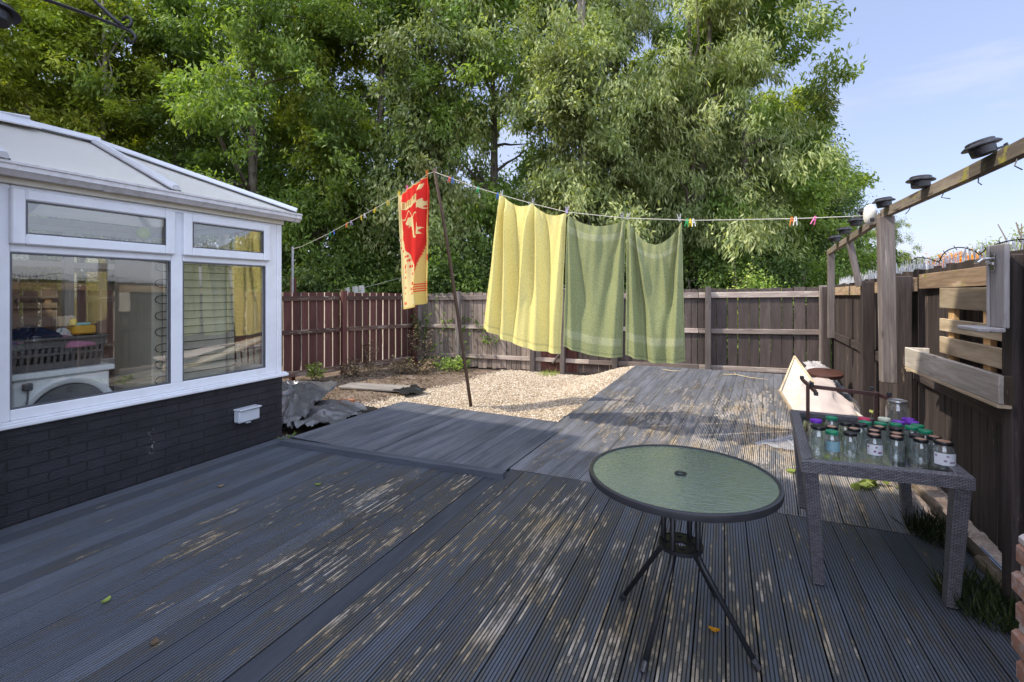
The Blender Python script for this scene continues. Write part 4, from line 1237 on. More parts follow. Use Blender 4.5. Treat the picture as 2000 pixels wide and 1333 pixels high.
# ------------------------------------------------------------------ right side timber: light rail, lights, reel, pallet
t_ = thing('light_rail', 'weathered mossy timber rail on tall posts above the right fence carrying the solar lights', 'timber rail', (1.28, 4.9, .85))
mb = MB(); mb.beam((1.26, 1.2, 2.26), (1.26, 3.4, 2.255), .045, .075, bev=.003); mb.beam((1.26, 3.402, 2.255), (1.26, 5.0, 2.262), .045, .075, bev=.003); mb.build('rail', M['beam'], t_)
mb = MB(); mb.beam((1.275, 5.002, 2.25), (1.32, 7.62, 2.125), .045, .070, bev=.003); mb.build('rail', M['beam'], t_)
mb = MB(); mb.box((1.255, 4.88, 1.535), (.105, .10, 1.375), Matrix.Rotation(-.015, 3, 'Y'), bev=.006); mb.build('post', M['post_grey'], t_)
mb = MB(); mb.box((1.335, 7.55, 1.54), (.075, .07, 1.12), bev=.005); mb.build('post', M['post_grey'], t_)
mb = MB(); mb.beam((1.40, 6.42, 1.66), (1.31, 6.42, 2.17), .06, .055, (0, 1, 0), bev=.005); mb.build('post', M['post_grey'], t_)
# nails / wire ends under the rail
for y in (2.95, 3.32, 3.74, 4.3):
    mb = MB(); mb.tube([(1.25, y, 2.22), (1.25 + random.uniform(-.02, .02), y + random.uniform(-.04, .04), 2.18), (1.25 + random.uniform(-.04, .04), y + random.uniform(-.05, .05), 2.165)], .003, 5)
    mb.build('wire_end', M['black_metal'], t_)

def solar(loc, rz=0, tilt=(0, 0), label='', first=[None]):
    if first[0] is None:
        t = thing('solar_light', label, 'solar light', (0, 0, 0), 'solar lights along the rail')
        mb = MB(); mb.lathe([(.062, .012), (.078, .014), (.079, .020), (.066, .030), (.058, .034), (.058, .042), (.052, .046)], (0, 0, 0), 28); mb.build('cap', M['black_plastic'], t, auto=30)
        mb = MB(); mb.lathe([(.046, -.030), (.050, -.026), (.053, .011)], (0, 0, 0), 24); mb.build('lamp_body', M['black_plastic'], t, auto=30)
        mb = MB(); mb.lathe([(.001, .0462), (.046, .0463)], (0, 0, 0), 20, caps=False); mb.build('solar_panel', M['leadgrey'], t)
        mb = MB(); mb.box((.065, 0, -.018), (.045, .035, .008)); mb.box((.086, 0, -.030), (.006, .035, .05)); mb.build('bracket', M['black_plastic'], t)
        first[0] = t
    else:
        t = copy_tree(first[0])
    t.location = loc; t.rotation_euler = (tilt[0], tilt[1], rz); t['label'] = label
    return t
for (y, lx, lz, tl, lb) in [
    (3.16, 1.205, 2.318, (.0, -.28), 'black round solar light nearest the right edge, tilted on the rail'),
    (3.98, 1.205, 2.318, (.0, .0), 'black round solar light second from the right edge on the rail'),
    (4.80, 1.215, 2.322, (.0, -.12), 'black round solar light on top of the tall grey post'),
    (5.30, 1.215, 2.310, (.0, .0), 'black round solar light just behind the white line reel'),
    (5.72, 1.22, 2.285, (.0, .0), 'black round solar light third from the far end of the rail'),
    (6.28, 1.235, 2.262, (.0, .0), 'black round solar light second from the far end of the rail'),
    (6.85, 1.25, 2.232, (.0, -.1), 'black round solar light at the far end of the rail')]:
    solar((lx, y, lz), random.uniform(-.1, .1), tl, lb)
solar((-2.80, .955, 2.765), PI, (.12, .1), 'dark round solar lamp cut off by the top left corner')

mb = MB(); mb.beam((-3.98, .93, 2.71), (-2.862, .955, 2.72), .045, .07, bev=.003)
tag(mb.build('timber_beam', M['beam'], None), 'timber arm out from the house carrying the top left solar lamp', 'timber beam')
t_ = thing('line_reel', 'white oval retractable line reel fixed to the tall grey post', 'line reel', (1.19, 4.98, 2.27))
def reel(u, v):
    a = 2 * PI * u; b = PI * (v - .5)
    cx = math.copysign(abs(math.cos(b)) ** .6, math.cos(b)); 
    return (1.165 + .045 * math.sin(b), 4.99 + .062 * cx * math.cos(a), 2.262 + .088 * cx * math.sin(a))
mb = MB(); mb.grid(reel, 28, 12); mb.build('case', M['white_plastic'], t_, smooth=True)
mb = MB(); mb.box((1.165, 4.925, 2.21), (.03, .012, .03), bev=.004); mb.build('latch', M['black_plastic'], t_)

t_ = thing('pallet_planter', 'pale pallet timber wall planter with a trough along the bottom, hung on the right fence', 'planter', (1.33, 3.75, 1.05))
PX = on_rf(3.75, -.066)
def slat(y0, y1, z0, z1, mat, x=PX, th_=.024, za=0): 
    mb = MB(); mb.beam((x, y0, (z0 + z1) / 2), (x, y1, (z0 + z1) / 2 + za), th_, z1 - z0, bev=.003); return mb.build('slat', mat, t_)
slat(3.10, 4.31, 1.485, 1.625, M['pallet'])
slat(3.10, 4.31, 1.325, 1.412, M['pallet'])
slat(3.10, 4.31, 1.17, 1.285, M['pallet'], PX)
for y in (3.20, 3.72, 4.20):
    mb = MB(); mb.beam((PX + .03, y, 1.07), (PX + .03, y, 1.60), .085, .032, (1, 0, 0), bev=.003); mb.build('upright', M['pallet_new'], t_)
mb = MB(); mb.beam((PX - .145, 3.16, 1.108), (PX - .145, 4.50, 1.108), .022, .145, bev=.004); mb.build('trough_front', M['pallet_grey'], t_)
mb = MB(); mb.box((PX - .072, 3.172, 1.108), (.118, .022, .143), bev=.003); mb.build('trough_end', M['rotten'], t_)
mb = MB(); mb.box((PX - .072, 4.485, 1.108), (.118, .022, .143), bev=.003); mb.build('trough_end', M['pallet_grey'], t_)
mb = MB(); mb.box((PX - .075, 3.83, 1.024), (.165, 1.33, .020), bev=.003); mb.build('trough_base', M['pallet'], t_)
mb = MB(); mb.box((PX - .07, 3.83, 1.115), (.105, 1.26, .06)); mb.build('earth', M['soil'], t_)

t_ = thing('bottle_opener_board', 'silvered timber board with a metal bottle opener and a small ledge, on the dark post', 'bottle opener', (1.29, 3.17, 1.4))
mb = MB(); mb.box((1.262, 3.155, 1.628), (.022, .17, .415), bev=.005); mb.build('back_board', M['silverwood'], t_)
mb = MB(); mb.box((1.246, 3.21, 1.628), (.010, .02, .415), bev=.003); mb.build('edge_strip', M['silverwood'], t_)
mb = MB(); mb.box((1.205, 3.185, 1.411), (.105, .235, .022), bev=.005); mb.build('ledge', M['silverwood'], t_)
mb = MB()
mb.box((1.247, 3.165, 1.745), (.008, .038, .085), bev=.003)
mb.beam((1.246, 3.165, 1.765), (1.205, 3.165, 1.765), .045, .012, bev=.004); mb.beam((1.205, 3.165, 1.767), (1.180, 3.165, 1.745), .045, .010, bev=.003)
mb.beam((1.244, 3.165, 1.74), (1.215, 3.165, 1.752), .016, .012)
mb.lathe([(.005, -.002), (.005, .002)], (1.241, 3.165, 1.795), 8, RY)
mb.build('opener', M['chrome'], t_)

mb = MB(); mb.box((on_rf(5.3, -.060), 5.30, 1.40), (.022, .26, .37), Matrix.Rotation(.02, 3, 'X'), bev=.005)
tag(mb.build('wall_plaque', M['plaque'], None), 'chipped white rectangular board fixed on the right fence beside the tall post', 'board')
mb = MB(); mb.beam((on_rf(4.42, -.05), 4.42, 1.02), (on_rf(4.25, -.20), 4.58, .995), .03, .02, bev=.003)
tag(mb.build('timber_offcut', M['pallet'], None), 'short timber offcut lying on the fence rail under the planter', 'offcut')

# spikes and wire on the right fence
t_ = thing('spike_strip', 'pale strip of anti-climb spikes along the top of the right fence', 'spike strip', (1.5, 5, 1.8))
mb = MB(); rd = random.Random(2)
y = 1.2
while y < 9.0:
    zt = 1.84 - (y - .9) / 8.4 * .17
    for k in range(2):
        xx = on_rf(y, .05 + .03 * k)
        mb.tube([(xx, y + .01 * k, zt - .03), (xx + rd.uniform(-.03, .03), y + rd.uniform(-.02, .02), zt + rd.uniform(.095, .15))], .0060, 4, .0015)
    y += .034
mb.build('spikes', simple('spike_plastic', (.52, .52, .52), .45, var=.1), t_)
mb = MB(); mb.beam((on_rf(1.2, .065), 1.2, 1.80), (on_rf(9.0, .065), 9.0, 1.64), .06, .012); mb.build('base_strip', M['steel'], t_)
t_ = thing('barbed_wire', 'dark loose barbed wire looped along the top of the near end of the right fence', 'barbed wire', (1.45, 3.5, 1.85))
mb = MB(); pts = []
for i in range(220):
    s_ = i / 219; y = 2.2 + 3.2 * s_
    a = s_ * 30
    pts.append((on_rf(y, .02) + .025 * math.cos(a), y + .02 * math.sin(a * 1.0), 1.885 - .02 * s_ + .022 * math.sin(a) + .02 * math.sin(s_ * 21)))
mb.tube(pts, .004, 5)
for i in range(5, 215, 9):
    p = Vector(pts[i]); mb.tube([p + Vector((-.012, -.01, .014)), p + Vector((.012, .01, -.014))], .003, 4)
mb.build('wire', simple('rusty_wire', (.045, .035, .03), .6, .3), t_)

# ------------------------------------------------------------------ hanging bracket, top left
t_ = thing('hanging_bracket', 'black scrolled iron hanging bracket reaching in at the top left', 'bracket', (-4.66, 1.0, 3.6))
def P3(px, py, d):
    r = (px - 1000) / 930; c, s = math.cos(TH), math.sin(TH)
    return Vector((d * (r * c - s), d * (r * s + c), 1.6 + d * (570 - py) / 930))
d0 = 2.9
A_ = P3(-90, -62, 3.0); B_ = P3(90, 0, 2.95); C_ = P3(170, 28, 2.92); D_ = P3(243, 56, 2.9); E_ = P3(262, 68, 2.9)
mb = MB()
mb.tube([A_, B_, C_, D_, P3(257, 62, 2.9), P3(265, 72, 2.9), P3(262, 82, 2.9), P3(254, 82, 2.9), P3(250, 74, 2.9)], [.012, .011, .010, .010, .010, .009, .008, .007, .006], 8)
mb.build('arm', M['black_metal'], t_, smooth=True)
mb = MB(); mb.tube([P3(140, -60, 2.92), P3(183, 0, 2.91), P3(212, 28, 2.9), P3(240, 52, 2.9)], .011, 8); mb.build('brace', M['black_metal'], t_, smooth=True)
mb = MB(); mb.tube([P3(238, 42, 2.9), P3(243, 35, 2.9), P3(250, 33, 2.9), P3(256, 38, 2.9), P3(257, 46, 2.9), P3(252, 53, 2.9), P3(245, 55, 2.9)], [.005, .008, .009, .009, .009, .008, .008], 8); mb.build('scroll', M['black_metal'], t_, smooth=True)
mb = MB(); mb.tube([A_, Vector((-4.655, A_.y - .25, A_.z + .12))], .012, 8); mb.tube([P3(140, -60, 2.92), P3(60, -330, 2.95), Vector((-4.655, A_.y - .25, A_.z + 1.0))], .011, 8); mb.build('wall_bar', M['black_metal'], t_, smooth=True)

# ------------------------------------------------------------------ bistro table
BC = Vector((-.18, 2.40, 0)); BZ = .735; BR = .425
t_ = thing('bistro_table', 'round black bistro table with rippled green glass top on the deck', 'table', tuple(BC))
mb = MB(); mb.lathe([(.012, BZ - .010), (.012, BZ - .004), (BR - .006, BZ - .004), (BR - .006, BZ - .010)], (BC.x, BC.y, 0), 72, caps=False); mb.build('glass_top', M['obscure'], t_, auto=30)
mb = MB(); mb.lathe([(BR - .014, BZ - .026), (BR - .014, BZ), (BR - .004, BZ + .003), (BR + .004, BZ - .001), (BR + .006, BZ - .012), (BR + .003, BZ - .030), (BR - .006, BZ - .034)], (BC.x, BC.y, 0), 80, caps=False); mb.build('rim', M['rim_metal'], t_, auto=45)
mb = MB(); mb.lathe([(.014, BZ - .016), (.026, BZ - .014), (.028, BZ + .001), (.018, BZ + .002), (.014, BZ - .002)], (BC.x, BC.y, 0), 24, caps=False); mb.build('parasol_ring', M['black_metal'], t_, auto=40)
feet = [(-.472, 2.493), (-.304, 2.058), (.137, 2.264), (-.035, 2.715)]
sh = .40
pr = .085
leg_top = []
for (fx, fy) in feet:
    a = math.atan2(fy - BC.y, fx - BC.x)
    c_, s_ = math.cos(a), math.sin(a)
    top = Vector((BC.x + c_ * pr, BC.y + s_ * pr, BZ - .022)); mid = Vector((BC.x + c_ * pr, BC.y + s_ * pr, sh + .01))
    kn = Vector((BC.x + c_ * (pr + .004), BC.y + s_ * (pr + .004), sh - .03)); kn2 = Vector((BC.x + c_ * (pr + .022), BC.y + s_ * (pr + .022), sh - .065))
    ft = Vector((fx, fy, .012))
    l_ = MB(); l_.tube([top, mid, kn, kn2, ft], .0125, 10); lo = l_.build('leg', M['black_metal'], t_, smooth=True)
    cp = MB(); dd = (ft - kn2).normalized(); cp.tube([ft - dd * .03, ft + dd * .010], .0145, 10); cp.build('foot_cap', M['black_plastic'], lo, smooth=False)
    # arm under the glass out to the rim
    ar = MB(); ar.tube([top + Vector((0, 0, -.01)), Vector((BC.x + c_ * .2, BC.y + s_ * .2, BZ - .024)), Vector((BC.x + c_ * (BR - .012), BC.y + s_ * (BR - .012), BZ - .020))], .010, 8); ar.build('top_arm', M['black_metal'], lo, smooth=True)
# pierced shelf ring
mb = MB()
def shelf(mb):
    R0 = .098; holes = [(0, 0, .026)] + [(.060 * math.cos(R(45 + 90 * k) + .95), .060 * math.sin(R(45 + 90 * k) + .95), .014) for k in range(4)]
    N = 60; st = 2 * R0 / N; vs = {}; fs = []
    def ok(x, y): return x * x + y * y <= R0 * R0 and all((x - hx) ** 2 + (y - hy) ** 2 > hr * hr for hx, hy, hr in holes)
    def vid(i, j, k):
        if (i, j, k) not in vs: vs[(i, j, k)] = len(vs)
        return vs[(i, j, k)]
    cells = {(i, j) for i in range(N) for j in range(N) if ok(-R0 + (i + .5) * st, -R0 + (j + .5) * st)}
    for (i, j) in cells:
        fs.append((vid(i, j, 1), vid(i + 1, j, 1), vid(i + 1, j + 1, 1), vid(i, j + 1, 1)))
        fs.append((vid(i, j, 0), vid(i, j + 1, 0), vid(i + 1, j + 1, 0), vid(i + 1, j, 0)))
        for (di, dj, a, b) in ((-1, 0, (0, 1), (0, 0)), (1, 0, (1, 0), (1, 1)), (0, -1, (0, 0), (1, 0)), (0, 1, (1, 1), (0, 1))):
            if (i + di, j + dj) not in cells:
                fs.append((vid(i + a[0], j + a[1], 0), vid(i + b[0], j + b[1], 0), vid(i + b[0], j + b[1], 1), vid(i + a[0], j + a[1], 1)))
    P = [None] * len(vs)
    for (i, j, k), n in vs.items(): P[n] = (BC.x - R0 + i * st, BC.y - R0 + j * st, sh - .012 + .014 * k)
    mb._add(P, fs)
shelf(mb); mb.build('shelf_ring', M['black_metal'], t_)
mb = MB(); mb.lathe([(.097, sh - .016), (.101, sh - .014), (.101, sh + .004), (.097, sh + .005)], (BC.x, BC.y, 0), 48, caps=False); mb.build('ring_edge', M['black_metal'], t_, auto=40)

# ------------------------------------------------------------------ wicker table
WF = [Vector((.385, 2.93, 0)), Vector((1.115, 2.99, 0)), Vector((1.165, 4.12, 0)), Vector((.475, 4.17, 0))]
WZ = .705
t_ = thing('wicker_table', 'grey rattan rectangular table with a sunken glass top beside the right fence', 'table', (.78, 3.55, 0))
mb = MB()
cen = sum(WF, Vector()) / 4
for i in range(4):
    a, b = WF[i], WF[(i + 1) % 4]
    d = (b - a).normalized(); n_ = Vector((-d.y, d.x, 0))
    L_ = (b - a).length
    # rim box along the edge, weave running along it
    w_, h = .058, .062
    sec = [(0, -h), (0, -.004), (.004, 0), (w_ - .004, 0), (w_, -.004), (w_, -h)]
    vs = []; gv = []
    per = [0]
    for k in range(1, 6): per.append(per[-1] + math.hypot(sec[k][0] - sec[k - 1][0], sec[k][1] - sec[k - 1][1]))
    for e, (p, cut) in enumerate(((a, 1), (b, -1))):
        for k, (u, v) in enumerate(sec):
            q = p + n_ * u + d * (cut * u) + Vector((0, 0, WZ + v)); vs.append(q); gv.append((e * L_ , per[k], 0))
    mb._add(vs, [(k, (k + 1) % 6, 6 + (k + 1) % 6, 6 + k) for k in range(6)], gv)
mb.build('rim', M['wicker'], t_)
ins = [WF[i] + ((WF[(i + 1) % 4] - WF[i]).normalized() + (WF[(i - 1) % 4] - WF[i]).normalized()) * .056 for i in range(4)]
mb = MB(); mb._add([p + Vector((0, 0, WZ - .030)) for p in ins] + [p + Vector((0, 0, WZ - .036)) for p in ins], [(0, 1, 2, 3), (7, 6, 5, 4), (0, 4, 5, 1), (1, 5, 6, 2), (2, 6, 7, 3), (3, 7, 4, 0)])
mb.build('glass_top', M['tableglass'], t_)
WFeet = [(.483, 3.066), (1.062, 3.112), (1.171, 4.09), (.549, 4.10)]
for i, (fx, fy) in enumerate(WFeet):
    tp = WF[i] + ((WF[(i + 1) % 4] - WF[i]).normalized() + (WF[(i - 1) % 4] - WF[i]).normalized()) * .045 + Vector((0, 0, WZ - .06))
    bt = Vector((fx, fy, .008))
    l_ = MB(); wt, wb = .066, .052
    vs = []; gv = []
    for e, (p, ww) in enumerate(((bt, wb), (tp, wt))):
        for k, (sx, sy) in enumerate(((-1, -1), (1, -1), (1, 1), (-1, 1), (-1, -1))):
            vs.append(p + Vector((sx * ww / 2, sy * ww / 2, 0))); gv.append((k * .06, e * .64, 0))
    l_._add(vs, [(k, k + 1, 5 + k + 1, 5 + k) for k in range(4)] + [(3, 2, 1, 0), (5, 6, 7, 8)], gv)
    lo = l_.build('leg', M['wicker'], t_)
    f_ = MB(); f_.box((fx, fy, .005), (.046, .046, .010)); f_.build('foot', M['black_plastic'], lo)

# ------------------------------------------------------------------ jars
LIDM = {}
def lidmat(c):
    if c not in LIDM:
        LIDM[c] = simple('lid_' + c, {'black': (.012, .012, .014), 'tan': (.40, .22, .14), 'green': (.015, .22, .11), 'purple': (.16, .03, .42), 'red': (.55, .03, .10), 'pale': (.62, .66, .50), 'silver': (.45, .46, .46)}[c], .3, .0 if c != 'silver' else .8, var=.08)
    return LIDM[c]
JG = {}
def lab_mat(kind):
    t = NT('jar_label_' + kind)
    g = t.attr('gv', 'Vector')
    if kind == 'teal':
        wv = t.n('ShaderNodeTexWave'); wv.bands_direction = 'Y'; t.put(wv.inputs['Vector'], g); wv.inputs['Scale'].default_value = 9; wv.inputs['Distortion'].default_value = 1.5
        c = t.mix(t.ramp(wv.outputs['Fac'], [(.8, 0), (.9, 1)]), (.05, .25, .30), (.75, .80, .82))
    else:
        v = t.n('ShaderNodeTexVoronoi'); t.put(v.inputs['Vector'], t.mapv(g, (5, 5, 1))); v.inputs['Scale'].default_value = 1.0
        c = t.mix(t.ramp(v.outputs['Distance'], [(.26, 1), (.34, 0)]), (.70, .72, .74), (.22, .05, .20) if kind == 'plum' else (.30, .22, .30))
        n = t.noise(t.mapv(g, (80, 160, 1)), 1, 2)
        c = t.mix(t.ramp(n, [(.60, 0), (.66, .6)]), c, (.25, .25, .32))
    return t.done(t.pr(c, .5))
LABM = {k: lab_mat(k) for k in ('teal', 'plum', 'white')}
jar_proto = {}
def jar(x, y, lid, label, h=.135, r=.040, tan=False, lab=None, z=None, rz=0):
    z = WZ - .030 if z is None else z
    t = thing('glass_jar', label, 'jar', (x, y, z), 'empty jars on the rattan table')
    key = (h, r)
    if key not in JG:
        lr = r * .82; s = h - .024
        b = MB(); b.lathe([(.002, .004), (r * .86, .002), (r * .97, .008), (r, .018), (r, s * .80), (r * .96, s * .88), (lr * .98, s * .96), (lr * .96, s), (lr * .96, h - .004),
                           (lr * .90, h - .004), (lr * .90, s), (r * .90, s * .86), (r * .93, s * .78), (r * .93, .02), (r * .86, .012), (.002, .012)], (0, 0, 0), 26, caps=False)
        ob = b.build('glass_body', M['jarglass'], None, auto=50)
        JG[key] = ob.data; bpy.data.objects.remove(ob)
        l = MB(); l.lathe([(lr * 1.03, h - .017), (lr * 1.06, h - .015), (lr * 1.06, h - .003), (lr * 1.02, h), (lr * .86, h + .0005), (lr * .84, h - .001), (.001, h - .001)], (0, 0, 0), 26, caps=False)
        ob = l.build('lid', lidmat('black'), None, auto=40); JG[key + ('lid',)] = ob.data; bpy.data.objects.remove(ob)
        l = MB(); l.lathe([(.001, h + .0004), (lr * .70, h + .0004), (lr * .74, h - .0006)], (0, 0, 0), 22, caps=False)
        ob = l.build('lid_disc', lidmat('tan'), None); JG[key + ('disc',)] = ob.data; bpy.data.objects.remove(ob)
    link(bpy.data.objects.new('glass_body', JG[key]), t)
    kl = key + ('lid', lid)
    if kl not in JG:
        me = JG[key + ('lid',)].copy(); me.materials.clear(); me.materials.append(lidmat(lid)); JG[kl] = me
    lo = link(bpy.data.objects.new('lid', JG[kl]), t)
    if tan: link(bpy.data.objects.new('lid_disc', JG[key + ('disc',)]), lo)
    if lab:
        m_ = MB(); n = 16; vs = []; gv = []
        span = 2.6; a0 = -PI / 2 - span / 2 + .15
        for k in range(n + 1):
            a = a0 + span * k / n
            for e, zz in enumerate((h * .20, h * .62)):
                vs.append(((r + .0012) * math.cos(a), (r + .0012) * math.sin(a), zz)); gv.append((k / n, e * .6, 0))
        m_._add(vs, [(2 * k, 2 * k + 2, 2 * k + 3, 2 * k + 1) for k in range(n)], gv)
        ob = m_.build('paper_label', LABM[lab], None, smooth=True); ob.parent = t
    t.rotation_euler.z = rz
    return t
JARS = [
    {'x': 0.4994, 'y': 3.1656, 'lid': 'black', 'label': 'tall clear jar with a plain black lid at the front left corner of the table', 'h': 0.165, 'r': 0.0425},
    {'x': 0.5715, 'y': 3.2058, 'lid': 'green', 'label': 'jar with a blue and teal label under a green lid in the front row', 'lab': 'teal', 'r': 0.0375, 'rz': 0},
    {'x': 0.6584, 'y': 3.2126, 'lid': 'black', 'label': 'front row jar with plain dark lid, third from the left', 'r': 0.0375, 'rz': 0},
    {'x': 0.7732, 'y': 3.2282, 'lid': 'black', 'label': 'front row jar with plum spotted label and black lid with tan centre', 'tan': True, 'lab': 'plum', 'r': 0.0375, 'rz': 0},
    {'x': 0.871, 'y': 3.2297, 'lid': 'black', 'label': 'unlabelled front row jar fifth from the left, black lid with tan centre', 'tan': True, 'r': 0.0375, 'rz': 0},
    {'x': 0.9783, 'y': 3.2269, 'lid': 'black', 'label': 'unlabelled front row jar next to the big white label, black lid with tan centre', 'tan': True, 'r': 0.0375, 'rz': 0},
    {'x': 1.06, 'y': 3.1885, 'lid': 'black', 'label': 'jar with a big white label at the front right corner of the table', 'tan': True, 'lab': 'white', 'h': 0.145, 'r': 0.0475, 'rz': 0},
    {'x': 0.5315, 'y': 3.4489, 'lid': 'purple', 'label': 'purple lidded jar at the left, behind the tall black lidded jar', 'r': 0.0375, 'rz': 0},
    {'x': 0.5893, 'y': 3.3159, 'lid': 'black', 'label': 'jar with tan centred black lid just behind the teal labelled jar', 'tan': True, 'r': 0.0375},
    {'x': 0.6991, 'y': 3.3219, 'lid': 'black', 'label': 'second row jar with tan centred lid behind the plain dark front lid', 'tan': True, 'r': 0.0375, 'rz': 0},
    {'x': 0.7959, 'y': 3.3233, 'lid': 'black', 'label': 'second row jar with tan centred lid behind the plum labelled jar', 'tan': True, 'r': 0.0375, 'rz': 0},
    {'x': 0.8939, 'y': 3.3066, 'lid': 'black', 'label': 'second row jar with tan centred lid behind the fifth front jar', 'tan': True, 'r': 0.0375, 'rz': 0},
    {'x': 0.9826, 'y': 3.3046, 'lid': 'black', 'label': 'second row jar with plain black lid behind the sixth front jar', 'r': 0.0375, 'rz': 0},
    {'x': 1.0607, 'y': 3.3111, 'lid': 'black', 'label': 'second row jar with tan centred lid behind the big white label jar', 'tan': True, 'r': 0.0375, 'rz': 0},
    {'x': 0.633, 'y': 3.5617, 'lid': 'green', 'label': 'leftmost green lidded jar of the back rows', 'r': 0.0375},
    {'x': 0.6827, 'y': 3.4465, 'lid': 'black', 'label': 'plain black lidded jar left of centre in the third row', 'r': 0.0375, 'rz': 0},
    {'x': 0.7614, 'y': 3.4508, 'lid': 'black', 'label': 'plain black lidded jar just in front of the red lid', 'r': 0.0375, 'rz': 0},
    {'x': 0.8453, 'y': 3.4292, 'lid': 'black', 'label': 'third row jar with tan centred lid below two green lids', 'tan': True, 'r': 0.0375, 'rz': 0},
    {'x': 0.9242, 'y': 3.4312, 'lid': 'black', 'label': 'third row jar with plain black lid right of centre', 'r': 0.0375, 'rz': 0},
    {'x': 1.0182, 'y': 3.4984, 'lid': 'green', 'label': 'green lidded jar in front of the middle purple lid at the right', 'r': 0.0375, 'rz': 0},
    {'x': 1.0611, 'y': 3.4353, 'lid': 'green', 'label': 'nearer green lidded jar of the right hand pair', 'r': 0.0375, 'rz': 0},
    {'x': 1.0617, 'y': 3.5581, 'lid': 'green', 'label': 'farther green lidded jar of the right hand pair', 'r': 0.0375, 'rz': 0},
    {'x': 0.8136, 'y': 3.6094, 'lid': 'red', 'label': 'only red lidded jar, at the back of the table', 'r': 0.0375, 'rz': 0},
    {'x': 0.7971, 'y': 3.5205, 'lid': 'green', 'label': 'green lidded jar touching the red lidded one', 'r': 0.0375, 'rz': 0},
    {'x': 0.8755, 'y': 3.5255, 'lid': 'green', 'label': 'green lidded jar in front of the pale lid at the back', 'r': 0.0375, 'rz': 0},
    {'x': 0.929, 'y': 3.6631, 'lid': 'pale', 'label': 'jar with a pale cream lid at the back of the table', 'r': 0.0375, 'rz': 0},
    {'x': 0.9862, 'y': 3.6104, 'lid': 'purple', 'label': 'leftmost of the three purple lids at the back right', 'r': 0.0375, 'rz': 0},
    {'x': 0.9526, 'y': 3.5392, 'lid': 'green', 'label': 'green lidded jar in front of the leftmost back right purple lid', 'r': 0.0375, 'rz': 0},
    {'x': 1.0603, 'y': 3.6336, 'lid': 'purple', 'label': 'middle one of the three purple lids at the back right', 'r': 0.0375, 'rz': 0},
    {'x': 1.0622, 'y': 3.7089, 'lid': 'purple', 'label': 'rightmost purple lidded jar, next to the fence', 'r': 0.0375, 'rz': 0},
    {'x': 1.06, 'y': 3.9, 'lid': 'silver', 'h': 0.21, 'r': 0.062, 'label': 'big wide jar with a silver lid at the back right corner of the table'}]
for j in JARS: jar(**j)

# ------------------------------------------------------------------ things behind the rattan table
t_ = thing('metal_frame', 'brown tubular metal frame with black end caps standing on the back of the rattan table', 'metal frame', (.78, 4.05, .68))
y_ = 4.045
mb = MB(); mb.beam((.573, y_, .676), (.573, y_, .915), .022, .022, (0, 1, 0), bev=.002); mb.build('upright', M['brown_metal'], t_)
mb = MB(); mb.beam((.978, y_, .676), (.978, y_, .885), .022, .022, (0, 1, 0), bev=.002); mb.build('upright', M['brown_metal'], t_)
mb = MB(); mb.beam((.600, y_ - .012, .912), (.985, y_ - .012, .890), .020, .026, bev=.002); mb.build('crossbar', M['brown_metal'], t_)
mb = MB(); mb.beam((.548, y_ + .09, .945), (.612, y_ - .07, .885), .016, .026, bev=.002); mb.build('side_bar', M['brown_metal'], t_)
mb = MB(); mb.beam((.965, y_ + .05, .895), (1.045, y_ - .10, .872), .016, .026, bev=.002); mb.build('side_bar', M['brown_metal'], t_)
for p in ((.548, y_ + .09, .955), (.592, y_ - .03, .935), (.612, y_ - .075, .875), (.968, y_ + .055, .915), (1.035, y_ - .07, .905), (1.047, y_ - .105, .868)):
    mb = MB(); mb.box(p, (.026, .026, .028), bev=.003); mb.build('end_cap', M['black_plastic'], t_)

def fz(x, y):
    return far_def(0, y)[2]
mb = MB()
def board_fn(u, v):
    a = Vector((.69, 7.05, .30)); b = Vector((1.02, 8.45, .60)); c = Vector((1.08, 7.15, .42)); d = Vector((.83, 6.10, .06))
    p = a.lerp(b, u).lerp(d.lerp(c, u), v)
    return p
mb = MB(); mb.grid(board_fn, 6, 6)
mb2 = MB(); mb2.grid(lambda u, v: board_fn(u, v) + Vector((.02, .01, -.012)), 6, 6)
t_ = thing('cream_board', 'dirty cream board propped up on its corner against the clutter by the right fence', 'board', (.9, 7.0, .1))
mb.build('face', M['chip'], t_)
q = MB()
co_ = [board_fn(0, 0), board_fn(1, 0), board_fn(1, 1), board_fn(0, 1)]
for i in range(4): q.beam(co_[i], co_[(i + 1) % 4], .035, .02, (1, 0, 0))
q.build('edge', M['pallet'], t_)

def sheet(name, label, mat, quadp, nu=14, nv=14, amp=.03, seed=0, cat='sheet', lift=0):
    from mathutils import noise as mn
    rd = random.Random(seed); a, b, c, d = map(Vector, quadp)
    o_ = Vector((rd.uniform(0, 50), rd.uniform(0, 50), rd.uniform(0, 50)))
    def fn(u, v):
        p = a.lerp(b, u).lerp(d.lerp(c, u), v)
        q = Vector((u * 2.6, v * 2.6, 0)) + o_
        w_ = q + .5 * Vector((mn.noise(q * 1.3), mn.noise(q * 1.3 + Vector((9, 4, 2))), 0))
        e = 1 - abs(mn.noise(w_ * 1.2)) * 2.2 + .5 * (1 - abs(mn.noise(w_ * 2.9)) * 2) + .22 * (1 - abs(mn.noise(w_ * 6.3)) * 2)
        p.z += amp * max(-.3, e) * .8 + lift * math.sin(PI * u) * math.sin(PI * v)
        p.x += .10 * mn.noise(w_ * 1.1 + Vector((3, 8, 1))); p.y += .10 * mn.noise(w_ * 1.1 + Vector((7, 1, 5)))
        return p
    mb = MB(); mb.grid(fn, nu * 2, nv * 2)
    return tag(mb.build(name, mat, None, smooth=True), label, cat)
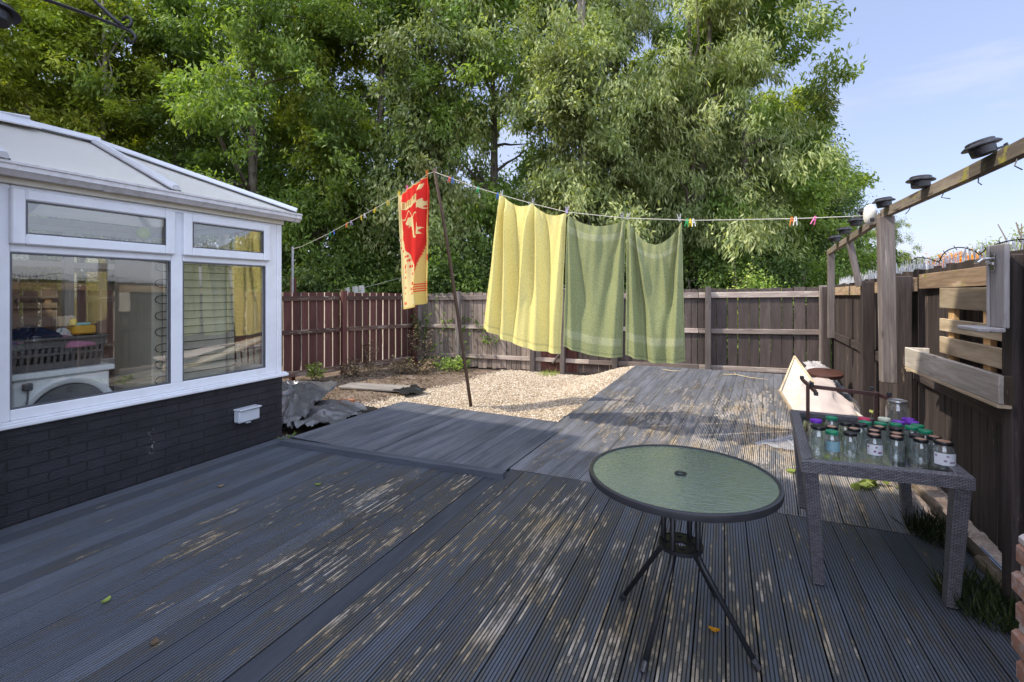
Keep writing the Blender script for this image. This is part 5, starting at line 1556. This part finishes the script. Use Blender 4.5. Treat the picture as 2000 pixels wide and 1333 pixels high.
sheet('dust_sheet', 'pale pinkish sheet draped over a low heap behind the rattan table', M['dust_sheet'], ((.80, 5.75, .22), (1.33, 5.75, .28), (1.28, 7.7, .42), (.92, 7.2, .42)), amp=.02, seed=4, lift=.05)
sheet('plastic_sheet', 'clear plastic sheet lying flat on the deck left of the rattan table', M['sheet_clear'], ((.36, 5.50, .025), (.70, 5.32, .025), (.86, 5.80, .06), (.74, 5.95, .06)), amp=.02, seed=6)
sheet('white_wrap', 'white plastic wrap bundled by the far corner of the right fence', M['sheet_white'], ((1.10, 8.05, .22), (1.50, 8.0, .26), (1.46, 8.9, .46), (1.16, 8.8, .46)), amp=.03, seed=9, lift=.08)
mb = MB(); mb.lathe([(.20, 0), (.215, .02), (.215, .05), (.205, .055), (.02, .058)], (1.30, 7.75, .44), 26, Matrix.Rotation(.12, 3, 'X'))
tag(mb.build('round_lid', M['brown_metal'], None, auto=40), 'brown round lid lying between the sheets near the right fence', 'lid')
heap('rubble_sack', 'low covered heap under the pale sheet by the right fence', M['creamcloth'], (1.08, 6.7, .05), (.22, .8, .32), 14, 'heap', .15)

# plastic sheeting at the conservatory corner
sheet('plastic_sheeting', 'crumpled grey plastic sheeting bulging beside the conservatory corner', M['sheet_grey'], ((-5.10, 4.05, -.08), (-4.62, 4.10, -.08), (-5.35, 5.55, .10), (-6.4, 5.3, .12)), 20, 20, .12, 21, lift=.16)
sheet('plastic_sheeting', 'black and silver plastic sheeting lying along the left edge of the raised deck', M['sheet_grey'], ((-4.95, 4.12, -.06), (-4.28, 4.10, -.04), (-4.22, 5.30, -.08), (-5.35, 5.35, -.06)), 20, 20, .10, 25, lift=.07)
sheet('black_membrane', 'black weed membrane showing under the plastic near the clay brick', M['sheet_black'], ((-5.6, 5.05, -.085), (-4.3, 4.75, -.085), (-4.28, 5.42, -.08), (-5.5, 5.48, -.085)), 12, 12, .03, 27)

t_ = thing('clay_brick', 'orange clay brick with three holes on the soil beside the deck', 'brick', (-5.1, 5.50, -.10))
mb = MB()
bc = Vector((-5.10, 5.48, -.055)); RZb = Matrix.Rotation(.28, 3, 'Z')
# perforated face towards the camera: frame pieces around three holes
xs = [-.115, -.085, -.045, -.020, .020, .045, .085, .115]
for i in range(7):
    hole = i in (1, 3, 5)
    w_ = xs[i + 1] - xs[i]; cx = (xs[i] + xs[i + 1]) / 2
    if hole:
        for zc in (-.039, .039): mb.box(bc + RZb @ Vector((cx, 0, zc)), (w_ + .0005, .065, .027), RZb)
        mb.box(bc + RZb @ Vector((cx, .022, 0)), (w_, .02, .05), RZb)
    else: mb.box(bc + RZb @ Vector((cx, 0, 0)), (w_, .066, .105), RZb)
mb.build('body', M['terracotta'], t_)
mb = MB(); 
mb.box((-5.58, 6.72, -.085), (1.25, .42, .035), Matrix.Rotation(.16, 3, 'Z'), bev=.006)
tag(mb.build('weathered_plank', M['slab'], None), 'flat weathered timber panel lying on the soil near the gravel', 'plank')
sheet('black_membrane', 'scrap of black membrane poking out at the edge of the gravel', M['sheet_black'], ((-5.05, 6.45, -.09), (-4.55, 6.25, -.08), (-4.45, 6.70, -.07), (-5.0, 7.0, -.085)), 8, 8, .05, 31)

# ------------------------------------------------------------------ plants
def leaves_np(P, Ldir, L_, W_, rnd, rng):
    """diamond leaves with a fold: P base points, Ldir direction"""
    n = len(P)
    up = rng.normal(size=(n, 3)) * .6 + np.array([0, 0, 1.0])
    side = np.cross(Ldir, up); side /= np.linalg.norm(side, axis=1)[:, None] + 1e-9
    nr = np.cross(side, Ldir)
    L_ = L_[:, None]; W_ = W_[:, None]
    a = P; b = P + Ldir * L_ * .45 + side * W_ * .5 + nr * W_ * .10; c = P + Ldir * L_ - nr * W_ * .12; d = P + Ldir * L_ * .45 - side * W_ * .5 + nr * W_ * .10
    V = np.stack([a, b, c, d], 1).reshape(-1, 3)
    F = np.arange(4 * n).reshape(n, 4)
    return V, F, np.repeat(rnd, 4)

def crown_mesh(name, mat, seed, z0, z1, rad, nclump, nleaf, L=(.11, .175), W=(.042, .066), shape='oval', droop=.5, spread=.25, extra=None):
    rng = np.random.default_rng(seed)
    bs = []; nbough = max(8, nclump // 6)
    while len(bs) < nbough:
        h = rng.random()
        if shape == 'oval': pr = math.sin(PI * (.08 + .90 * h) ** .85) ** .6
        elif shape == 'column': pr = (1 - h ** 4) * (.75 + .25 * math.sin(h * 9 + seed))
        elif shape == 'cone': pr = (1 - h) ** .7 + .08
        else: pr = math.sqrt(max(0, 1 - (2 * h - 1) ** 2))
        a = rng.random() * 2 * PI
        lump = 1 + .22 * math.sin(3 * a + seed + 5 * h) + .15 * math.sin(5 * a - 7 * h + seed * 2)
        r = rad * .86 * pr * lump * math.sqrt(rng.uniform(.10, 1))
        bs.append((r * math.cos(a), r * math.sin(a), z0 + (z1 - z0) * h))
    bs = np.array(bs); br = rng.random(nbough); bsz = rng.uniform(.7, 1.25, nbough)
    bi = rng.integers(0, nbough, nclump)
    cs = bs[bi] + rng.normal(size=(nclump, 3)) * np.array([1, 1, .75]) * (rad * .20 * bsz[bi])[:, None]
    cr = .55 * br[bi] + .45 * rng.random(nclump)
    sz = rng.uniform(.6, 1.3, nclump)
    idx = rng.integers(0, nclump, nclump * nleaf)
    off = rng.normal(size=(len(idx), 3)) * spread * sz[idx][:, None] * np.array([1, 1, .7])
    # sprays: leaves drawn out along a drooping twig
    tw = rng.normal(size=(nclump, 3)) + .6 * (cs - np.array([0, 0, (z0 + z1) / 2])) / rad; tw[:, 2] = -abs(tw[:, 2]) * .35 - .25 * droop; tw /= np.linalg.norm(tw, axis=1)[:, None]
    tt = rng.random(len(idx))[:, None]
    off = off * (1 - .6 * tt) + tw[idx] * tt * spread * 2.3 * sz[idx][:, None] - np.array([0, 0, .25]) * tt ** 2 * droop
    P = cs[idx] + off
    D = rng.normal(size=(len(idx), 3)) * .55 + tw[idx] * .55 + np.array([0, 0, -.7 * droop])
    D /= np.linalg.norm(D, axis=1)[:, None]
    rnd = np.clip(.45 * rng.random(len(idx)) + .55 * cr[idx], 0, 1)
    V, F, Rn = leaves_np(P, D, rng.uniform(*L, len(idx)), rng.uniform(*W, len(idx)), rnd, rng)
    return np_mesh(name, V, F, Rn, mat), cs

def trunk_mesh(name, mat, seed, h, r0, cs, nlimb=10, lean=.4, fork=1):
    rd = random.Random(seed); mb = MB()
    stems = []
    for k in range(fork):
        ph = rd.uniform(0, 6.28); ln = lean * (1 + .8 * k)
        pts = []
        for i in range(9):
            t = i / 8
            pts.append(Vector((math.cos(ph) * ln * t ** 1.3 + .10 * math.sin(5 * t + ph), math.sin(ph) * ln * t ** 1.3 + .10 * math.sin(4 * t + 2 * ph), -.2 + (h + .2) * t)))
        mb.tube(pts, [r0 * (1 if k == 0 else .7) * (1 - .85 * i / 8) + .012 for i in range(9)], 8)
        stems.append(pts)
    for k in range(nlimb):
        pts = rd.choice(stems)
        i = rd.randint(2, 7); a = pts[i].lerp(pts[i + 1], rd.random())
        cand = [Vector(c) for c in cs if c[2] > a.z + .1]
        if not cand: continue
        b = min(rd.sample(cand, min(8, len(cand))), key=lambda q: abs((q - a).length - 1.7))
        mid = a.lerp(b, .5) + Vector((rd.uniform(-.15, .15), rd.uniform(-.15, .15), rd.uniform(-.05, .25)))
        rr = r0 * (1 - .8 * i / 8) * .42 + .008
        mb.tube([a, a.lerp(mid, .6) + Vector((0, 0, .04)), mid, b], [rr, rr * .75, rr * .55, .005], 6)
    o = mb.build(name, mat, None, smooth=True); me = o.data; bpy.data.objects.remove(o)
    return me

KIND = {}
def kind(key, leaf, bark, seed, z0, z1, rad, ncl, nlf, h, r0, **kw):
    tk = {k: kw.pop(k) for k in ('nlimb', 'lean', 'fork') if k in kw}
    cm, cs = crown_mesh('crown', leaf, seed, z0, z1, rad, ncl, nlf, **kw)
    KIND[key] = (cm, trunk_mesh('trunk', bark, seed, h, r0, cs, **tk))
kind('poplar', M['leaf'], M['bark'], 1, 2.0, 10.6, 2.0, 250, 190, 9.6, .17, shape='oval', droop=.6, nlimb=16, lean=.5)
kind('poplar2', M['leaf_s'], M['bark_pale'], 2, 2.4, 10.8, 1.9, 230, 190, 9.8, .15, shape='column', droop=.9, nlimb=14, lean=.6, fork=2)
kind('yellow', M['leaf_y'], M['bark_pale'], 3, 1.2, 9.6, 2.1, 250, 190, 8.8, .14, shape='oval', droop=.3, nlimb=16, lean=.7, fork=2)
kind('willow', M['leaf_s'], M['bark'], 4, 1.6, 10.2, 2.3, 260, 200, 8.9, .18, shape='oval', droop=1.1, L=(.13, .20), W=(.030, .046), nlimb=14, lean=.5, fork=2)
kind('dense', M['leaf_d'], M['bark'], 5, .6, 8.5, 2.4, 220, 165, 7.8, .16, shape='oval', droop=.4, nlimb=8, spread=.42)
kind('shrub', M['leaf'], M['bark'], 6, .2, 2.6, 1.25, 90, 150, 1.9, .05, shape='ball', droop=.4, L=(.08, .13), W=(.04, .065), spread=.28, nlimb=8, fork=3)
kind('shrub_d', M['leaf_d'], M['bark'], 7, .1, 3.0, 1.4, 100, 150, 2.2, .05, shape='ball', droop=.5, L=(.08, .13), W=(.04, .07), spread=.30, nlimb=8, fork=3)
kind('far', M['leaf_lime'], M['bark'], 8, 1.0, 5.0, 1.7, 60, 70, 4.4, .08, shape='ball', droop=.1, L=(.12, .2), W=(.05, .08), spread=.30, nlimb=14, fork=3)
kind('autumn', M['leaf_a'], M['bark'], 9, .8, 3.2, 1.2, 55, 70, 2.8, .05, shape='ball', droop=.2, L=(.12, .2), W=(.06, .09), spread=.28, nlimb=8, fork=2)

def tree(key, x, y, s, rz, label, name='tree', sz=None, cat='tree', group='trees behind the back fence'):
    t = thing(name, label, cat, (x, y, -.16), group)
    for part, me in zip(('crown', 'trunk'), KIND[key]):
        link(bpy.data.objects.new(part, me), t)
    t.scale = (s, s, sz or s); t.rotation_euler.z = rz
    return t
def XY(px, d):
    r = (px - 1000) / 930; c, s = math.cos(TH), math.sin(TH)
    return d * (r * c - s), d * (r * s + c)
TREES = [
    ('yellow', -330, 12.0, 1.0, 1.3, 'yellow green tree beyond the left fence, left of the photo'),
    ('dense', -120, 13.5, 1.0, 2.3, 'dark tree beyond the left fence, just outside the left edge'),
    ('yellow', 20, 12.5, 1.05, .3, 'yellow green tree at the far left above the conservatory roof'),
    ('yellow', 215, 14.0, 1.1, 2.2, 'yellow green forked tree second from the left above the conservatory'),
    ('dense', 120, 17.5, 1.2, 1.1, 'dark dense tree deep in shade behind the leftmost yellow green trees'),
    ('poplar', 345, 15.0, 1.1, 1.9, 'green tree with a tall bare trunk above the conservatory hip'),
    ('dense', 330, 18.5, 1.25, 4.0, 'dark dense tree behind the trunk above the conservatory hip'),
    ('poplar', 500, 13.4, 1.08, 4.4, 'bright green tree rising just right of the conservatory roof'),
    ('yellow', 610, 15.2, 1.15, 5.1, 'yellow tinged tree left of the beach towel'),
    ('dense', 560, 17.8, 1.1, .4, 'dark dense tree behind the one right of the conservatory roof'),
    ('poplar', 735, 14.2, 1.12, .7, 'leafy green tree directly above the beach towel'),
    ('poplar2', 860, 13.6, 1.1, 2.9, 'pale leaved tree above the prop pole'),
    ('poplar', 975, 14.8, 1.12, 3.3, 'green tree with slender stems above the yellow towel'),
    ('poplar2', 1120, 12.9, 1.10, 5.6, 'tall pale leaved tree with the thick trunk above the gap between the towels'),
    ('willow', 1225, 14.4, 1.12, 1.2, 'drooping narrow leaved tree above the middle green towel'),
    ('willow', 1360, 13.2, 1.1, 3.9, 'drooping narrow leaved tree above the rightmost green towel'),
    ('poplar', 1465, 13.6, 1.06, 2.5, 'green tree with the overhanging right hand crown against the sky'),
    ('willow', 1420, 16.0, 1.05, .2, 'narrow leaved tree half hidden behind the right hand crowns'),
    ('yellow', 1300, 17.5, 1.05, 2.0, 'yellowing tree glowing between the trunks behind the green towels'),
    ('yellow', 1515, 18.0, .95, 4.1, 'yellowing tree with a stepped edge below the overhanging crown'),
    ('dense', 1500, 16.4, .88, 3.0, 'dark dense tree low behind the right end of the back fence'),
    ('dense', 1585, 17.2, .72, 5.2, 'dark bushy tree beside the far end of the light rail'),
    ('poplar', 1625, 21.0, .72, 1.4, 'smaller green tree with its edge against the sky left of the tall post'),
    ('willow', 1730, 24.0, .55, 2.6, 'lowest grey green tree seen right of the tall post')]
nm = {'yellow': 'poplar_tree', 'dense': 'evergreen_tree', 'poplar': 'ash_tree', 'poplar2': 'poplar_tree', 'willow': 'willow_tree'}
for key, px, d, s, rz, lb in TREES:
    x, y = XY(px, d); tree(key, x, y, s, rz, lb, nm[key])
SHR = [('shrub_d', 590, 12.6, 1.0, 'dark shrub behind the left fence beside the metal line post'),
       ('shrub', 690, 12.4, .95, 'green shrub behind the left fence under the bare part of the line'),
       ('shrub_d', 770, 13.2, 1.15, 'dark shrub behind the corner where the two fences meet'),
       ('shrub', 880, 12.2, .95, 'green shrub over the back fence right of the prop pole'),
       ('shrub_d', 960, 13.0, 1.1, 'dark shrub behind the back fence hidden partly by the yellow towel'),
       ('shrub_d', 1180, 12.5, .9, 'dark shrub behind the back fence between the towels'),
       ('shrub_d', 1380, 12.0, .95, 'dark shrub just right of the rightmost green towel'),
       ('shrub', 1460, 11.6, .80, 'green shrub topping the back fence below the orange peg'),
       ('shrub_d', 1530, 12.4, 1.05, 'dark tall shrub at the right end of the back fence'),
       ('shrub', 1600, 12.0, .85, 'pale green shrub at the corner below the light rail'),
       ('shrub_d', 1690, 15.0, 1.0, 'dark shrub beyond the right fence left of the tall post')]
for i, (key, px, d, s, lb) in enumerate(SHR):
    x, y = XY(px, d); tree(key, x, y, s, i * 1.3, lb, 'shrub', cat='shrub', group='shrubs behind the fences')
for (px, d, s, k, lb) in ((1945, 30, 1.15, 'far', 'small airy distant tree right of the tall post beyond the fence'), (2010, 27, 1.3, 'far', 'airy distant tree cut off by the right edge of the photo')):
    x, y = XY(px, d); tree(k, x, y, s, d, lb, 'tree', group='distant trees beyond the right fence')
x, y = XY(1893, 24); tree('autumn', x, y, 1.12, 2, 'small orange autumn tree beyond the right fence', 'autumn_tree', group='distant trees beyond the right fence')

# low plants
def plant(name, label, mat, x, y, z, r, h, n, L, W, seed, stems=6, cat='plant', droop=.2, group=None):
    rng = np.random.default_rng(seed)
    t = thing(name, label, cat, (x, y, z), group)
    rd = random.Random(seed); mb = MB(); tips = []
    for k in range(stems):
        a = rd.uniform(0, 6.28); rr = r * math.sqrt(rd.random()); hh = h * rd.uniform(.5, 1)
        p0 = Vector((x + .25 * rr * math.cos(a), y + .25 * rr * math.sin(a), z)); p2 = Vector((x + rr * math.cos(a), y + rr * math.sin(a), z + hh))
        p1 = p0.lerp(p2, .5) + Vector((0, 0, h * .12)); mb.tube([p0, p1, p2], .004, 4, .0015); tips.append((p0, p1, p2))
    mb.build('stem', M['bark'], t)
    k = rng.integers(0, stems, n); tt = rng.uniform(.25, 1, n)
    A = np.array([[*q[0]] for q in tips]); B = np.array([[*q[1]] for q in tips]); C = np.array([[*q[2]] for q in tips])
    tq = tt[:, None]
    P = (1 - tq) ** 2 * A[k] + 2 * tq * (1 - tq) * B[k] + tq ** 2 * C[k] + rng.normal(size=(n, 3)) * r * .10
    P[:, 2] = np.maximum(P[:, 2], z + .01)
    D = rng.normal(size=(n, 3)); D[:, 2] = D[:, 2] * .5 - droop; D /= np.linalg.norm(D, axis=1)[:, None]
    V, F, Rn = leaves_np(P, D, rng.uniform(*L, n), rng.uniform(*W, n), rng.random(n), rng)
    V -= np.array([x, y, z])
    link(bpy.data.objects.new('foliage', np_mesh('foliage', V, F, Rn, mat)), t)
    return t
def tuft(label, x, y, z, r, h, n, seed, mat=None, name='grass_tuft'):
    rng = np.random.default_rng(seed)
    a = rng.random(n) * 6.28; rr = r * np.sqrt(rng.random(n))
    P = np.stack([x + rr * np.cos(a), y + rr * np.sin(a) * 1.6, np.full(n, z)], 1)
    D = rng.normal(size=(n, 3)) * .5; D[:, 2] = 1; D /= np.linalg.norm(D, axis=1)[:, None]
    V, F, Rn = leaves_np(P, D, rng.uniform(.4, 1, n) * h, np.full(n, .008), rng.random(n), rng)
    return tag(link(bpy.data.objects.new(name, np_mesh(name, V, F, Rn, mat or M['grass']))), label, 'grass')
tuft('dark grass tuft growing by the fence foot behind the near rattan leg', 1.26, 3.95, .0, .13, .17, 420, 1)
tuft('larger dark grass tuft beside the nearest right leg of the rattan table', 1.20, 3.18, .0, .15, .16, 600, 2)
tuft('bright green grass tuft at the foot of the back fence under the green towel', -2.0, 9.0, -.10, .16, .13, 240, 3, M['leaf_lime'])
tuft('dry grass tuft at the foot of the back fence under the yellow towel', -3.2, 9.1, -.10, .20, .14, 240, 4, M['leaf_lime'])
for i, (x, y, s, lb) in enumerate([(.66, 4.85, .8, 'light green weed by the far left leg of the rattan table'), (.93, 5.15, 1.1, 'largest light green weed under the rattan table'), (1.02, 4.68, .75, 'light green weed under the middle of the rattan table'), (1.19, 4.80, .75, 'light green weed near the fence behind the rattan table')]):
    plant('leafy_weed', lb, M['leaf_lime'], x, y, .0, .13 * s, .07 * s, int(16 * s), (.06, .10), (.05, .075), 40 + i, 5, 'weed', .1, 'weeds growing through the deck')
plant('bramble', 'green leafy bramble at the foot of the left fence', M['leaf_lime'], -7.0, 6.72, -.12, .26, .42, 130, (.05, .09), (.04, .07), 51, 9)
plant('bramble', 'low green nettle patch on the gravel edge by the back fence corner', M['leaf'], -5.35, 9.0, -.12, .55, .30, 420, (.05, .09), (.03, .05), 52, 14)
plant('dead_weed', 'tall brown dead weeds in the fence corner', M['leaf_dead'], -6.15, 9.05, -.12, .42, 1.15, 330, (.04, .08), (.02, .045), 53, 22, 'weed')
plant('dead_weed', 'brown seeded dock stalks against the left fence', M['leaf_dead'], -6.85, 8.05, -.12, .20, .85, 190, (.03, .06), (.02, .035), 54, 7, 'weed')
plant('dead_weed', 'low brown dead growth along the foot of the left fence', M['leaf_dead'], -6.75, 7.55, -.12, .55, .30, 420, (.04, .08), (.02, .05), 55, 18, 'weed')
plant('dead_weed', 'low brown dead growth in front of the fence corner', M['leaf_dead'], -5.95, 8.35, -.12, .65, .32, 520, (.04, .08), (.02, .05), 56, 20, 'weed')
plant('ivy', 'dark ivy hanging on the fence in the corner', M['leaf_d'], -6.35, 9.22, .35, .22, .85, 200, (.05, .08), (.04, .06), 57, 10)
plant('bramble', 'pale wild rose stems rising above the right end of the back fence', M['leaf_lime'], .35, 9.9, .6, .5, 2.0, 260, (.04, .07), (.03, .05), 58, 9)
plant('leafy_weed', 'small weed at the left corner of the raised deck', M['leaf'], -4.30, 3.72, .0, .10, .06, 40, (.02, .04), (.012, .025), 59, 6, 'weed')
plant('potted_plant', 'small red flowered plant by the fence post behind the frame', M['leaf_lime'], 1.33, 5.95, .06, .10, .35, 40, (.04, .07), (.03, .05), 60, 5)

# leaf litter (uncountable) on the soil
n = 5200
P = np.stack([rng.uniform(-7.3, -4.3, n), rng.uniform(5.3, 9.25, n), np.zeros(n)], 1)
keep = (P[:, 0] > -7.75 + .33 * (P[:, 1] - 5.3)) & (P[:, 0] < -4.7 + .25 * rng.normal(size=n)); P = P[keep]; n = len(P)
P[:, 2] = [gz(a, b) + .006 for a, b in P[:, :2]]
D = rng.normal(size=(n, 3)); D[:, 2] = np.abs(D[:, 2]) * .25; D /= np.linalg.norm(D, axis=1)[:, None]
V, F, Rn = leaves_np(P, D, rng.uniform(.02, .06, n), rng.uniform(.010, .03, n), rng.random(n), rng)
tag(link(bpy.data.objects.new('leaf_litter', np_mesh('leaf_litter', V, F, Rn, M['leaf_dead']))), 'brown dead leaves scattered over the bare soil by the left fence', 'leaf litter', kind='stuff')

for i, (x, y, c, lb) in enumerate([(-.033, 2.43, 'leaf_a', 'single orange fallen leaf on the deck between the bistro table legs'), (-2.9, 1.4, 'leaf_lime', 'pale fallen leaf on the deck near the bottom left corner'), (-3.05, 2.95, 'leaf_lime', 'pale fallen leaf on the deck in front of the black brick wall'), (-2.35, 1.32, 'leaf_dead', 'brown fallen leaf on the deck at the bottom left of the photo'), (-3.75, 2.6, 'leaf_dead', 'brown curled leaf close to the black brick wall')]):
    mb = MB(); a = i * 1.9
    def lf(u, v, x=x, y=y, a=a):
        w_ = math.sin(PI * (.05 + .9 * u)) * .017 * (v - .5) * 2; l_ = (u - .5) * .05
        return (x + l_ * math.cos(a) - w_ * math.sin(a), y + l_ * math.sin(a) + w_ * math.cos(a), .004 + abs(v - .5) * .016 + .01 * (u - .5) ** 2 * 4)
    mb.grid(lf, 6, 4)
    tag(mb.build('fallen_leaf', M[c], None, smooth=True), lb, 'leaf', 'fallen leaves on the deck')
for i, (pp, lb) in enumerate([([(-.97, 8.93), (-.80, 8.80), (-.69, 8.78), (-.63, 8.86)], 'pale curved straw stalk on the far left of the deck end'), ([(.02, 8.83), (.22, 8.84), (.42, 8.62), (.66, 8.50)], 'pale forked straw stalk on the far deck right of the towels')]):
    mb = MB(); mb.tube([(a, b, fz(a, b) + .012 + .01 * k) for k, (a, b) in enumerate(pp)], .007, 5, .004)
    if i: mb.tube([(.22, 8.84, fz(0, 8.84) + .02), (.19, 9.0, fz(0, 9) + .03)], .005, 5, .003)
    tag(mb.build('straw_stalk', simple('straw%d' % i, (.52, .42, .22), .8), None, smooth=True), lb, 'stalk')

# neighbour's washing beyond the left fence
t_ = thing('neighbour_line', 'thin cord beyond the left fence with a thin post at its right end', 'washing line', (-7.6, 9.6, 0))
mb = MB(); mb.tube([(-9.4, 8.6, 1.62), (-8.2, 9.2, 1.66), (-7.15, 9.75, 1.98)], .004, 5); mb.build('cord', M['rope'], t_)
mb = MB(); mb.tube([(-7.15, 9.75, -.1), (-7.15, 9.75, 2.02)], .025, 6); mb.build('post', M['stick'], t_)
for i, (f, h, lb) in enumerate([(.36, .16, 'small white sock second from the right on the line beyond the left fence'), (.44, .20, 'white garment at the right of the line beyond the left fence'), (.26, .14, 'white sock at the left of the line beyond the left fence')]):
    a = Vector((-8.9, 8.85, 1.635)).lerp(Vector((-7.15, 9.75, 1.90)), f)
    mb = MB(); mb.grid(lambda u, v: (a.x + .12 * (u - .5) * (1 + .3 * v), a.y + .05 * (u - .5) + .01 * math.sin(9 * u), a.z - h * v), 5, 5)
    tag(mb.build('hung_garment', M['whitecloth'], None, smooth=True), lb, 'laundry', 'white washing beyond the left fence')
